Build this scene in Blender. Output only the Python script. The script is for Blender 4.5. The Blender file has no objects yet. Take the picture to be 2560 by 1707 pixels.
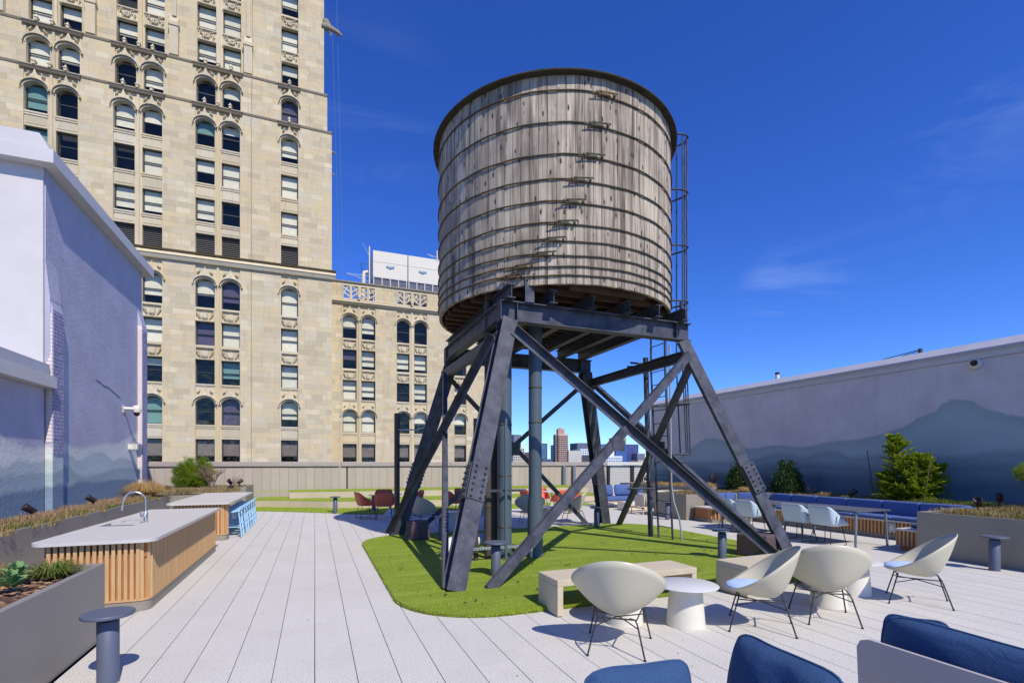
import bpy, math, random
from mathutils import Vector, Matrix
R = math.radians
PI = math.pi
random.seed(7)
scene = bpy.context.scene
COL = scene.collection

# ------------------------------------------------------------------ camera
YAW = math.atan(493 / 1250)
cd = bpy.data.cameras.new('camera')
cd.sensor_width = 36; cd.lens = 1250 / 2560 * 36; cd.shift_y = (1157 - 853.5) / 2560
cd.clip_start = 0.05; cd.clip_end = 30000
cam = bpy.data.objects.new('camera', cd); COL.objects.link(cam)
cam.location = (0, 0, 1.8); cam.rotation_euler = (R(90), 0, -YAW)
scene.camera = cam

# ------------------------------------------------------------------ sky + sun
SUN_EL = 47.0; SUN_HEAD = 167.5           # heading clockwise from +Y
w = bpy.data.worlds.new("World"); scene.world = w; w.use_nodes = True
nt = w.node_tree; nt.nodes.clear()
def wn(t, **k):
    n = nt.nodes.new(t)
    for a, b in k.items(): setattr(n, a, b)
    return n
sky = wn('ShaderNodeTexSky', sky_type='NISHITA', sun_disc=False, sun_elevation=R(SUN_EL), sun_rotation=R(SUN_HEAD))
sky.altitude = 1500; sky.air_density = 1.0; sky.dust_density = 0.15; sky.ozone_density = 4.0
hs = wn('ShaderNodeHueSaturation'); hs.inputs['Saturation'].default_value = 1.22; hs.inputs['Hue'].default_value = 0.516
gm = wn('ShaderNodeGamma'); gm.inputs['Gamma'].default_value = 1.0
tc = wn('ShaderNodeTexCoord'); mp = wn('ShaderNodeMapping'); mp.inputs['Scale'].default_value = (1.2, 2.2, 6.0); mp.inputs['Rotation'].default_value = (0.25, 0.3, 0.5)
no = wn('ShaderNodeTexNoise'); no.inputs['Scale'].default_value = 1.5; no.inputs['Detail'].default_value = 9; no.inputs['Roughness'].default_value = 0.62; no.inputs['Distortion'].default_value = 0.8
cr = wn('ShaderNodeValToRGB'); cr.color_ramp.elements[0].position = 0.47; cr.color_ramp.elements[1].position = 0.80
cr.color_ramp.elements[0].color = (0, 0, 0, 1); cr.color_ramp.elements[1].color = (0.20, 0.20, 0.20, 1)
mx = wn('ShaderNodeMix', data_type='RGBA'); mx.inputs['B'].default_value = (6.5, 7.6, 9.5, 1)
bg = wn('ShaderNodeBackground'); bg.inputs['Strength'].default_value = 0.145
out = wn('ShaderNodeOutputWorld')
L = nt.links.new
CLOUDS = [((0.745, 0.607, 0.276), 6, 1.0), ((0.811, 0.376, 0.447), 8, 0.5), ((0.062, 0.829, 0.555), 10, 0.45), ((0.784, 0.504, 0.361), 8, 0.2), ((0.40, 0.91, 0.10), 9, 0.5), ((-0.6, -0.3, 0.7), 25, 0.6), ((0.3, -0.8, 0.5), 25, 0.6)]
tn = wn('ShaderNodeMix', data_type='RGBA', blend_type='MULTIPLY'); tn.inputs['Factor'].default_value = 1.0; tn.inputs['B'].default_value = (0.72, 1.0, 1.36, 1)
L(sky.outputs[0], hs.inputs['Color']); L(hs.outputs[0], tn.inputs['A']); L(tn.outputs['Result'], gm.inputs[0]); L(gm.outputs[0], mx.inputs['A'])
L(tc.outputs['Generated'], mp.inputs[0]); L(mp.outputs[0], no.inputs['Vector']); L(no.outputs[0], cr.inputs[0])
acc = None
for d, width, gain in CLOUDS:
    dp = wn('ShaderNodeVectorMath', operation='DOT_PRODUCT'); L(tc.outputs['Generated'], dp.inputs[0]); dp.inputs[1].default_value = d
    mr = wn('ShaderNodeMapRange', interpolation_type='SMOOTHSTEP'); L(dp.outputs['Value'], mr.inputs[0]); mr.inputs[1].default_value = math.cos(R(width)); mr.inputs[2].default_value = 1.0; mr.inputs[3].default_value = 0; mr.inputs[4].default_value = gain
    if acc is None: acc = mr.outputs[0]
    else: ad = wn('ShaderNodeMath', operation='ADD'); L(acc, ad.inputs[0]); L(mr.outputs[0], ad.inputs[1]); acc = ad.outputs[0]
ml = wn('ShaderNodeMath', operation='MULTIPLY'); L(acc, ml.inputs[0]); L(cr.outputs[0], ml.inputs[1]); L(ml.outputs[0], mx.inputs['Factor'])
L(mx.outputs['Result'], bg.inputs['Color']); L(bg.outputs[0], out.inputs[0])
sl = bpy.data.lights.new('sun', 'SUN'); sl.energy = 4.5; sl.angle = R(0.5); sl.color = (1.0, 0.93, 0.82)
so = bpy.data.objects.new('sun', sl); COL.objects.link(so)
sdir = Vector((math.sin(R(SUN_HEAD)) * math.cos(R(SUN_EL)), math.cos(R(SUN_HEAD)) * math.cos(R(SUN_EL)), math.sin(R(SUN_EL))))
so.rotation_euler = sdir.to_track_quat('Z', 'Y').to_euler(); so.location = (5, -20, 30)
vs = scene.view_settings; vs.view_transform = 'Standard'; vs.look = 'None'; vs.exposure = 0.0; vs.gamma = 1.0; vs.use_curve_mapping = False
scene.cycles.max_bounces = 6; scene.cycles.transparent_max_bounces = 12; scene.cycles.caustics_reflective = False; scene.cycles.caustics_refractive = False

# ------------------------------------------------------------------ materials
def srgb(r, g, b):
    f = lambda c: (c / 255 / 12.92) if c <= 10 else ((c / 255 + 0.055) / 1.055) ** 2.4
    return (f(r), f(g), f(b))
class N:
    """small node-tree helper"""
    def __init__(s, name):
        s.m = bpy.data.materials.new(name); s.m.use_nodes = True; s.t = s.m.node_tree; s.t.nodes.clear()
        s.out = s.t.nodes.new('ShaderNodeOutputMaterial')
    def n(s, t, ins=None, **k):
        x = s.t.nodes.new(t)
        for a, b in k.items(): setattr(x, a, b)
        for a, b in (ins or {}).items():
            if hasattr(b, 'is_output') or hasattr(b, 'links'): s.t.links.new(b, x.inputs[a])
            else: x.inputs[a].default_value = b
        return x
    def math(s, op, a, b=0.0, c=None, clamp=False):
        x = s.n('ShaderNodeMath', operation=op, use_clamp=clamp)
        for i, v in enumerate([a, b] + ([c] if c is not None else [])):
            if hasattr(v, 'links'): s.t.links.new(v, x.inputs[i])
            else: x.inputs[i].default_value = v
        return x.outputs[0]
    def mix(s, f, a, b, blend='MIX'):
        x = s.n('ShaderNodeMix', data_type='RGBA', blend_type=blend)
        for k, v in (('Factor', f), ('A', a), ('B', b)):
            sock = [i for i in x.inputs if i.name == k and (i.type == 'RGBA' or k == 'Factor')][0]
            if hasattr(v, 'links'): s.t.links.new(v, sock)
            else: sock.default_value = (tuple(v) + (1,)) if isinstance(v, (tuple, list)) and len(v) == 3 else v
        return [o for o in x.outputs if o.type == 'RGBA'][0]
    def ramp(s, f, stops):
        x = s.n('ShaderNodeValToRGB'); s.t.links.new(f, x.inputs[0]); e = x.color_ramp.elements
        while len(e) < len(stops): e.new(0.5)
        for i, (p, c) in enumerate(stops):
            e[i].position = p; e[i].color = (tuple(c) + (1,)) if isinstance(c, tuple) else (c, c, c, 1)
        return x.outputs[0]
    def coord(s, kind='Object', scale=(1, 1, 1), rand=False):
        if kind == 'World': v = s.n('ShaderNodeNewGeometry').outputs['Position']
        else: v = s.n('ShaderNodeTexCoord').outputs[kind]
        if rand:
            r = s.n('ShaderNodeObjectInfo').outputs['Random']
            cx = s.n('ShaderNodeCombineXYZ', {'X': s.math('MULTIPLY', r, 37.0), 'Y': s.math('MULTIPLY', r, 91.0), 'Z': s.math('MULTIPLY', r, 53.0)}).outputs[0]
            a = s.n('ShaderNodeVectorMath', operation='ADD'); s.t.links.new(v, a.inputs[0]); s.t.links.new(cx, a.inputs[1]); v = a.outputs[0]
        return s.n('ShaderNodeMapping', {'Vector': v, 'Scale': scale}).outputs[0]
    def noise(s, vec, scale, detail=5, rough=0.55, dist=0.0):
        return s.n('ShaderNodeTexNoise', {'Vector': vec, 'Scale': scale, 'Detail': detail, 'Roughness': rough, 'Distortion': dist}).outputs[0]
    def rnd(s):
        a = s.n('ShaderNodeObjectInfo').outputs['Random']; b = s.n('ShaderNodeNewGeometry').outputs['Random Per Island']
        return s.math('FRACT', s.math('ADD', a, b))
    def bump(s, h, strength=0.3, dist=0.01):
        return s.n('ShaderNodeBump', {'Height': h, 'Strength': strength, 'Distance': dist}).outputs[0]
    def pbr(s, col, rough=0.6, metal=0.0, normal=None, spec=0.5, **k):
        p = s.n('ShaderNodeBsdfPrincipled')
        for key, v in (('Base Color', col), ('Roughness', rough), ('Metallic', metal), ('Specular IOR Level', spec), ('Normal', normal)) + tuple(k.items()):
            if v is None: continue
            if hasattr(v, 'links'): s.t.links.new(v, p.inputs[key])
            else: p.inputs[key].default_value = (tuple(v) + (1,)) if isinstance(v, tuple) and len(v) == 3 else v
        s.t.links.new(p.outputs[0], s.out.inputs[0]); return s.m

def simple(name, col, rough=0.6, metal=0.0, var=0.12, scale=3.0, bumps=0.15, bscale=60, spec=0.5, rand=True, isl=0.0, coord='Object'):
    """base colour with low-frequency mottling, fine relief and an optional per-piece tone"""
    a = N(name); v = a.coord(coord, rand=rand and coord == 'Object')
    n1 = a.noise(v, scale, 6, 0.6)
    c = a.mix(a.ramp(n1, [(0.3, 0.0), (0.72, 1.0)]), tuple(x * (1 - var) for x in col), tuple(min(1, x * (1 + var)) for x in col))
    if isl: 
        f = a.math('MULTIPLY_ADD', a.rnd(), isl, 1 - isl / 2)
        c = a.mix(1.0, c, a.n('ShaderNodeCombineXYZ', {'X': f, 'Y': f, 'Z': f}).outputs[0], 'MULTIPLY')
    nb = a.noise(v, bscale, 4, 0.6)
    r = a.math('MULTIPLY_ADD', n1, 0.15, rough - 0.07)
    return a.pbr(c, r, metal, a.bump(nb, bumps, 0.004), spec)

def mat_wood_grey():
    a = N('weathered_cedar'); v = a.coord('Object', (1, 1, 1), True)
    vs_ = a.coord('Object', (26, 26, 0.8), True); vm = a.coord('Object', (9, 9, 0.55), True)
    g = a.noise(vs_, 1.0, 7, 0.65, 0.25); st = a.noise(vm, 1.0, 5, 0.6, 0.4)
    c = a.ramp(g, [(0.25, srgb(132, 118, 100)), (0.5, srgb(184, 170, 148)), (0.75, srgb(216, 204, 180))])
    c = a.mix(a.ramp(st, [(0.48, 0.0), (0.64, 0.9)]), c, srgb(98, 88, 80))
    big = a.noise(a.coord('World', (1.2, 1.2, 0.9)), 1.0, 4, 0.6)
    c = a.mix(a.ramp(big, [(0.5, 0.0), (0.7, 0.6)]), c, srgb(112, 101, 92))
    r = a.math('MULTIPLY_ADD', a.rnd(), 0.30, 0.82)
    c = a.mix(1.0, c, a.n('ShaderNodeCombineXYZ', {'X': r, 'Y': r, 'Z': r}).outputs[0], 'MULTIPLY')
    kn = a.n('ShaderNodeTexVoronoi', {'Vector': a.coord('Object', (9, 9, 3.2), True), 'Scale': 1.0}).outputs['Distance']
    c = a.mix(a.ramp(kn, [(0.12, 0.95), (0.21, 0.0)]), c, srgb(64, 52, 46))
    return a.pbr(c, 0.85, 0, a.bump(a.math('ADD', g, a.math('MULTIPLY', kn, 0.5)), 0.5, 0.012), 0.25)

def mat_slat(name='ash_slat', c0=srgb(170, 130, 82), c1=srgb(224, 194, 142)):
    a = N(name); g = a.noise(a.coord('Object', (30, 30, 2.2), True), 1.0, 6, 0.6, 0.6)
    c = a.mix(g, c0, c1); r = a.rnd()
    c = a.mix(a.math('MULTIPLY', r, 0.55), c, srgb(192, 142, 96))
    return a.pbr(c, 0.55, 0, a.bump(g, 0.15, 0.003), 0.4)

def mat_paver():
    a = N('granite_paver'); v = a.coord('World'); r = a.rnd()
    n1 = a.noise(v, 85, 4, 0.85); n2 = a.noise(v, 45, 4, 0.85); n3 = a.noise(v, 1.6, 5, 0.6)
    c = a.ramp(n1, [(0.36, srgb(128, 125, 120)), (0.47, srgb(202, 199, 190)), (0.64, srgb(222, 218, 209))])
    c = a.mix(a.ramp(n2, [(0.30, 0.55), (0.38, 0.0)]), c, srgb(126, 126, 132))
    c = a.mix(a.ramp(n3, [(0.50, 0.0), (0.78, 0.36)]), c, srgb(180, 176, 166))
    f = a.math('MULTIPLY_ADD', r, 0.055, 0.97)
    c = a.mix(1.0, c, a.n('ShaderNodeCombineXYZ', {'X': f, 'Y': f, 'Z': f}).outputs[0], 'MULTIPLY')
    return a.pbr(c, 0.8, 0, a.bump(n2, 0.35, 0.004), 0.3)

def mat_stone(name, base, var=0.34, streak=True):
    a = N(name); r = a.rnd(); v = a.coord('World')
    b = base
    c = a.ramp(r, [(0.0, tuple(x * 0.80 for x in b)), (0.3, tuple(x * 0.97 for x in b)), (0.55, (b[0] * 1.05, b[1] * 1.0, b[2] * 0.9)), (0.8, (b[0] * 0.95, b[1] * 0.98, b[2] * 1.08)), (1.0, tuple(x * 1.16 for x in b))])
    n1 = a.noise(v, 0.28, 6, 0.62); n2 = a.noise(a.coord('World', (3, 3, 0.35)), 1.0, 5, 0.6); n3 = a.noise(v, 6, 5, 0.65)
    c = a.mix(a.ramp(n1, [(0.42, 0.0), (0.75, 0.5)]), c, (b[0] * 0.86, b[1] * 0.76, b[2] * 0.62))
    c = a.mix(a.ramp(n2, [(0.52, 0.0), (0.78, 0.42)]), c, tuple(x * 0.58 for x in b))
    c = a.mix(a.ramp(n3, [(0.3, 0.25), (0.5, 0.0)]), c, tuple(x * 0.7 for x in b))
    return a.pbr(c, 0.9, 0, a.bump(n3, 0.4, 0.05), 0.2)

def mat_mural(name, axis, lo, hi, top, layers, zmax):
    """painted mountain ranges: each layer a height profile along the wall"""
    a = N(name); pos = a.n('ShaderNodeNewGeometry').outputs['Position']
    sep = a.n('ShaderNodeSeparateXYZ', {'Vector': pos}); t = a.math('DIVIDE', a.math('SUBTRACT', sep.outputs[axis], lo), hi - lo, clamp=True)
    fine = a.noise(a.coord('World', (1, 1, 1)), 9, 8, 0.75); jag = a.math('MULTIPLY', a.math('SUBTRACT', fine, 0.5), 0.22)
    mott = a.noise(a.coord('World'), 1.3, 6, 0.65); stip = a.noise(a.coord('World'), 55, 3, 0.6)
    c = a.mix(a.ramp(mott, [(0.35, 0.0), (0.7, 1.0)]), tuple(x * 0.9 for x in top), tuple(x * 1.08 for x in top))
    strk = a.noise(a.coord('World', (2.5, 2.5, 0.25)), 1.0, 5, 0.6)
    c = a.mix(a.ramp(strk, [(0.55, 0.0), (0.75, 0.3)]), c, tuple(x * 0.66 for x in top))
    for pts, col, soft in layers:
        fc = a.n('ShaderNodeFloatCurve'); a.t.links.new(t, fc.inputs['Value']); cu = fc.mapping.curves[0]
        P = sorted(((y - lo) / (hi - lo), z / zmax) for y, z in pts)
        while len(cu.points) < len(P): cu.points.new(0.5, 0.5)
        for i, (x, y) in enumerate(P): cu.points[i].location = (x, y)
        fc.mapping.update()
        h = a.math('MULTIPLY', fc.outputs[0], zmax)
        d = a.math('ADD', a.math('SUBTRACT', h, sep.outputs['Z']), jag)
        m = a.math('DIVIDE', d, soft, clamp=True)
        cc = a.mix(stip, tuple(x * 0.82 for x in col), tuple(min(1, x * 1.2) for x in col))
        fade = a.ramp(a.math('MULTIPLY', a.math('SUBTRACT', h, sep.outputs['Z']), 1.6), [(0.0, 0.0), (0.6, 0.75)])
        cc = a.mix(fade, cc, tuple(min(1, x * 1.3) for x in col))
        c = a.mix(m, c, cc)
    nb = a.noise(a.coord('World'), 12, 7, 0.7); pit = a.n('ShaderNodeTexVoronoi', {'Vector': a.coord('World'), 'Scale': 5.0}).outputs['Distance']
    b = a.math('ADD', nb, a.ramp(pit, [(0.03, 0.0), (0.10, 0.6)]))
    return a.pbr(c, 0.8, 0, a.bump(b, 0.6, 0.025), 0.3)

def mat_turf(name='artificial_turf', k=1.0):
    a = N(name); v = a.coord('World')
    n1 = a.noise(v, 160, 4, 0.7); n2 = a.noise(a.coord('World', (0.5, 3.2, 1)), 1.0, 5, 0.6); n3 = a.noise(v, 0.9, 4, 0.6)
    c = a.ramp(n1, [(0.3, (0.10 * k, 0.15 * k, 0.012)), (0.55, (0.27 * k, 0.36 * k, 0.03)), (0.75, (0.42 * k, 0.52 * k, 0.08))])
    c = a.mix(a.ramp(n2, [(0.48, 0.0), (0.62, 0.35)]), c, (0.42 * k, 0.50 * k, 0.09))
    n4 = a.noise(v, 3.2, 5, 0.65); c = a.mix(a.ramp(n4, [(0.52, 0.0), (0.72, 0.45)]), c, (0.20 * k, 0.24 * k, 0.04)); c = a.mix(a.ramp(n3, [(0.5, 0.0), (0.8, 0.3)]), c, (0.20 * k, 0.28 * k, 0.025))
    return a.pbr(c, 0.75, 0, a.bump(n1, 0.8, 0.02), 0.2)

def mat_leaf(name, cols, rough=0.6, trans=0.25):
    a = N(name); r = a.n('ShaderNodeNewGeometry').outputs['Random Per Island']
    c = a.ramp(r, [(i / max(1, len(cols) - 1), c) for i, c in enumerate(cols)])
    p = a.n('ShaderNodeBsdfPrincipled'); a.t.links.new(c, p.inputs['Base Color']); p.inputs['Roughness'].default_value = rough; p.inputs['Specular IOR Level'].default_value = 0.3
    tl = a.n('ShaderNodeBsdfTranslucent'); a.t.links.new(c, tl.inputs[0])
    ms = a.n('ShaderNodeMixShader', {'Fac': trans}); a.t.links.new(p.outputs[0], ms.inputs[1]); a.t.links.new(tl.outputs[0], ms.inputs[2])
    a.t.links.new(ms.outputs[0], a.out.inputs[0]); return a.m

def mat_glass(name, tint=(0.94, 0.93, 0.88)):
    a = N(name); tr = a.n('ShaderNodeBsdfTransparent'); tr.inputs[0].default_value = tint + (1,)
    gl = a.n('ShaderNodeBsdfGlossy'); gl.inputs['Roughness'].default_value = 0.03; a.t.links.new(a.bump(a.noise(a.coord('World', (1, 1, 1)), 0.9, 3, 0.5), 0.35, 0.25), gl.inputs['Normal']); gl.inputs['Color'].default_value = (0.9, 0.8, 0.62, 1)
    ms = a.n('ShaderNodeMixShader', {'Fac': 0.045}); a.t.links.new(tr.outputs[0], ms.inputs[1]); a.t.links.new(gl.outputs[0], ms.inputs[2])
    a.t.links.new(ms.outputs[0], a.out.inputs[0]); return a.m

def mat_steel():
    a = N('black_painted_steel'); v = a.coord('Object', rand=True); n1 = a.noise(v, 4, 6, 0.65); n2 = a.noise(v, 70, 4, 0.7); n3 = a.noise(a.coord('Object', (60, 60, 6), True), 1, 4, 0.7)
    c = a.mix(a.ramp(n1, [(0.35, 0.0), (0.7, 1.0)]), (0.042, 0.045, 0.058), (0.105, 0.11, 0.135))
    c = a.mix(a.ramp(n3, [(0.60, 0.0), (0.68, 0.6)]), c, (0.22, 0.22, 0.24))
    return a.pbr(c, a.math('MULTIPLY_ADD', n1, 0.25, 0.36), 0.0, a.bump(n2, 0.35, 0.006), 0.2)

def mat_pipe():
    a = N('grey_painted_pipe'); n1 = a.noise(a.coord('Object', (3, 3, 0.5)), 1.5, 6, 0.6); n2 = a.noise(a.coord('Object', (14, 14, 0.7)), 1.0, 4, 0.6)
    c = a.mix(n1, (0.065, 0.09, 0.11), (0.10, 0.135, 0.16)); c = a.mix(a.ramp(n2, [(0.64, 0.0), (0.78, 0.7)]), c, (0.20, 0.12, 0.045))
    return a.pbr(c, 0.42, 0.0, a.bump(n1, 0.1, 0.01), 0.5)

def mat_hoop():
    a = N('rusty_hoop'); n1 = a.noise(a.coord('World'), 1.4, 5, 0.6)
    c = a.ramp(n1, [(0.35, (0.07, 0.072, 0.045)), (0.52, (0.09, 0.075, 0.04)), (0.64, (0.19, 0.08, 0.025)), (0.75, (0.07, 0.05, 0.035))])
    return a.pbr(c, 0.7, 0.2, None, 0.4)

def mat_fabric(name, c0, c1, scale=260, bs=0.35):
    a = N(name); v = a.coord('Object'); w1 = a.n('ShaderNodeTexWave', {'Vector': v, 'Scale': scale / 3, 'Distortion': 1.5, 'Detail': 2}, bands_direction='DIAGONAL').outputs['Fac']; n1 = a.noise(v, scale, 3, 0.7); n2 = a.noise(v, 4, 4, 0.6)
    f = a.math('MULTIPLY_ADD', w1, 0.4, a.math('MULTIPLY', n1, 0.6)); c = a.mix(a.ramp(f, [(0.3, 0.0), (0.7, 1.0)]), c0, c1)
    c = a.mix(a.math('MULTIPLY', n2, 0.25), c, c0)
    fold = a.noise(a.coord('Object', (1, 1, 2.2)), 7, 3, 0.5, 0.6)
    nb_ = a.n('ShaderNodeBump', {'Height': fold, 'Strength': 0.35, 'Distance': 0.03, 'Normal': a.bump(f, bs, 0.004)}).outputs[0]
    return a.pbr(c, 0.9, 0, nb_, 0.2)

M = {}
M['cedar'] = mat_wood_grey()
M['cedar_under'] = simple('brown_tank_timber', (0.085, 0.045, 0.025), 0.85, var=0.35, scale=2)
M['slat'] = mat_slat()
M['slat_back'] = simple('slat_backing_board', srgb(170, 112, 70), 0.7, var=0.15)
M['paver'] = mat_paver()
M['bed'] = simple('paver_bedding', (0.05, 0.05, 0.052), 0.95)
M['stone'] = mat_stone('sandstone_ashlar', (0.62, 0.53, 0.35))
M['stone_trim'] = mat_stone('limestone_trim', (0.63, 0.55, 0.38))
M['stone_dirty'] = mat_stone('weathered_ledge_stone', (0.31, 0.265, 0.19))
M['steel'] = mat_steel(); M['pipe'] = mat_pipe(); M['hoop'] = mat_hoop()
M['rust'] = simple('dark_rusty_iron', (0.075, 0.06, 0.055), 0.75, 0.2, var=0.4)
M['turf'] = mat_turf()
M['blade'] = mat_leaf('turf_blade', [(0.29, 0.42, 0.03), (0.44, 0.60, 0.055), (0.58, 0.72, 0.10), (0.48, 0.64, 0.06)], 0.55, 0.3)
M['planter'] = simple('taupe_planter_metal', srgb(142, 136, 124), 0.5, 0.0, var=0.05, scale=1.2, bumps=0.05)
M['planter_dark'] = simple('grey_planter_metal', srgb(140, 134, 126), 0.45, 0.0, var=0.05, scale=1.2, bumps=0.05)
M['concrete'] = simple('cast_concrete_top', srgb(198, 194, 186), 0.55, var=0.04, scale=5, bumps=0.1)
M['bench'] = simple('sand_cast_stone', srgb(198, 185, 158), 0.75, var=0.07, scale=5, bumps=0.2, bscale=90)
M['panel'] = simple('taupe_wall_panel', srgb(178, 166, 152), 0.6, var=0.05, scale=2, isl=0.10, bumps=0.08)
M['cap'] = simple('taupe_metal_cap', srgb(170, 158, 150), 0.45, var=0.05)
M['riser'] = simple('terrace_riser', srgb(196, 182, 160), 0.8, var=0.07, scale=1.5)
M['shell'] = simple('cream_moulded_shell', srgb(194, 188, 164), 0.42, var=0.02, bumps=0.02)
M['white'] = simple('white_lacquer', srgb(216, 211, 196), 0.4, var=0.03, bumps=0.03)
M['white_grey'] = simple('cool_white_tabletop', srgb(208, 207, 203), 0.45, var=0.02, bumps=0.03)
M['wire'] = simple('dark_grey_wire', (0.05, 0.053, 0.055), 0.4, 0.5, var=0.1)
M['bollard'] = simple('slate_blue_bollard', srgb(86, 94, 112), 0.5, var=0.05, bumps=0.05)
M['blue'] = mat_fabric('navy_outdoor_fabric', (0.010, 0.036, 0.11), (0.085, 0.17, 0.33), 190, 1.0)
M['blue_seat'] = mat_fabric('denim_blue_upholstery', (0.060, 0.105, 0.27), (0.115, 0.185, 0.40), 130, 0.3)
M['cushion'] = mat_fabric('pale_blue_cushion', (0.42, 0.56, 0.78), (0.56, 0.70, 0.90), 60, 0.3)
M['ltblue'] = simple('powder_blue_shell', srgb(188, 203, 212), 0.5, var=0.02, bumps=0.03)
M['skyblue'] = simple('sky_blue_lacquer', srgb(164, 206, 236), 0.45, var=0.03, bumps=0.03)
M['orange'] = simple('terracotta_shell', srgb(206, 96, 62), 0.5, var=0.04, bumps=0.03)
M['sofawhite'] = mat_fabric('ivory_fabric', (0.52, 0.48, 0.41), (0.66, 0.62, 0.54), 90, 0.2)
M['oak'] = simple('pale_oak_frame', srgb(206, 182, 152), 0.6, var=0.08)
M['greypanel'] = simple('light_grey_back_panel', srgb(172, 169, 166), 0.6, var=0.03)
M['dktable'] = simple('charcoal_table_top', srgb(92, 94, 104), 0.5, var=0.05)
M['dkleg'] = simple('grey_table_leg', srgb(112, 122, 134), 0.45, var=0.05)
M['ottoman'] = simple('aubergine_ottoman', srgb(92, 74, 76), 0.75, var=0.08)
M['soil'] = simple('bark_mulch_soil', (0.10, 0.055, 0.035), 0.95, var=0.6, scale=26, bumps=1.0, bscale=40)
M['chrome'] = simple('brushed_steel', (0.62, 0.62, 0.62), 0.28, 0.95, var=0.05)
M['dark'] = simple('dark_interior', (0.03, 0.03, 0.032), 0.9)
M['frame'] = simple('bronze_window_frame', (0.035, 0.038, 0.035), 0.5, var=0.1)
M['blind'] = simple('ivory_roller_blind', (0.82, 0.80, 0.66), 0.8, var=0.08, isl=0.25)
M['blind_teal'] = simple('teal_roller_blind', (0.17, 0.33, 0.31), 0.8, var=0.05)
M['blind_brown'] = simple('taupe_roller_blind', (0.20, 0.17, 0.16), 0.8, var=0.05)
M['blind_purple'] = simple('violet_roller_blind', (0.09, 0.075, 0.14), 0.8, var=0.05)
M['glass'] = mat_glass('window_glass')
M['louver'] = simple('grey_louvre_blade', (0.10, 0.095, 0.09), 0.6)
M['coping'] = simple('off_white_coping', srgb(200, 196, 194), 0.55, var=0.05, scale=2)
M['coping_grey'] = simple('grey_coping_flashing', srgb(176, 176, 184), 0.5, var=0.06, scale=2)
M['whitewall'] = simple('whitewashed_render', srgb(204, 199, 196), 0.85, var=0.05, scale=1.5, bumps=0.6, bscale=9)
M['brick'] = simple('lavender_painted_brick', srgb(150, 148, 178), 0.8, var=0.1, isl=0.14, bumps=0.5, bscale=30)
M['brickpeach'] = simple('off_white_pilaster_face', srgb(226, 212, 204), 0.8, var=0.06, bumps=0.3, bscale=30)
M['spot'] = simple('dark_bronze_spotlight', (0.035, 0.028, 0.028), 0.45, 0.3)
M['bark'] = simple('grey_brown_bark', (0.17, 0.12, 0.085), 0.9, var=0.3)
M['lamb'] = mat_leaf('grey_green_lamb_ear', [(0.10, 0.20, 0.06), (0.17, 0.30, 0.10), (0.25, 0.37, 0.16)], 0.8, 0.15)
M['tan'] = mat_leaf('dry_tan_grass', [(0.50, 0.36, 0.17), (0.32, 0.22, 0.09), (0.58, 0.44, 0.24), (0.16, 0.18, 0.04), (0.42, 0.27, 0.11)], 0.7, 0.3)
M['sedum'] = mat_leaf('pinkish_dry_sedum', [(0.50, 0.32, 0.20), (0.36, 0.20, 0.12), (0.58, 0.42, 0.27), (0.26, 0.26, 0.08)], 0.7, 0.3)
M['greeng'] = mat_leaf('green_sedge', [(0.06, 0.13, 0.015), (0.13, 0.20, 0.03), (0.30, 0.26, 0.07), (0.09, 0.16, 0.02)], 0.6, 0.3)
M['tawny'] = mat_leaf('tawny_feather_grass', [(0.62, 0.42, 0.17), (0.52, 0.33, 0.12), (0.68, 0.50, 0.25)], 0.7, 0.35)
M['pine'] = mat_leaf('pine_needles', [(0.12, 0.22, 0.015), (0.24, 0.36, 0.02), (0.38, 0.46, 0.05), (0.07, 0.14, 0.01)], 0.55, 0.3)
M['yew'] = mat_leaf('dark_yew_leaves', [(0.018, 0.045, 0.014), (0.035, 0.085, 0.02), (0.075, 0.13, 0.03)], 0.5, 0.15)
M['cypress'] = mat_leaf('hinoki_sprays', [(0.12, 0.21, 0.008), (0.33, 0.44, 0.02), (0.50, 0.58, 0.05), (0.06, 0.12, 0.01)], 0.5, 0.3)
M['twig'] = mat_leaf('bare_twigs', [(0.26, 0.19, 0.14), (0.20, 0.14, 0.11)], 0.8, 0.0)
M['insul'] = simple('white_pipe_wrap', (0.72, 0.72, 0.72), 0.5, var=0.1, scale=9, bumps=0.5, bscale=18)
M['galv'] = simple('galvanised_channel', (0.42, 0.46, 0.46), 0.45, 0.5)
M['shingle'] = simple('mossy_roof_board', (0.045, 0.038, 0.022), 0.9, var=0.4)
M['outlet'] = simple('grey_outlet_plate', (0.42, 0.43, 0.45), 0.5)

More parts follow.
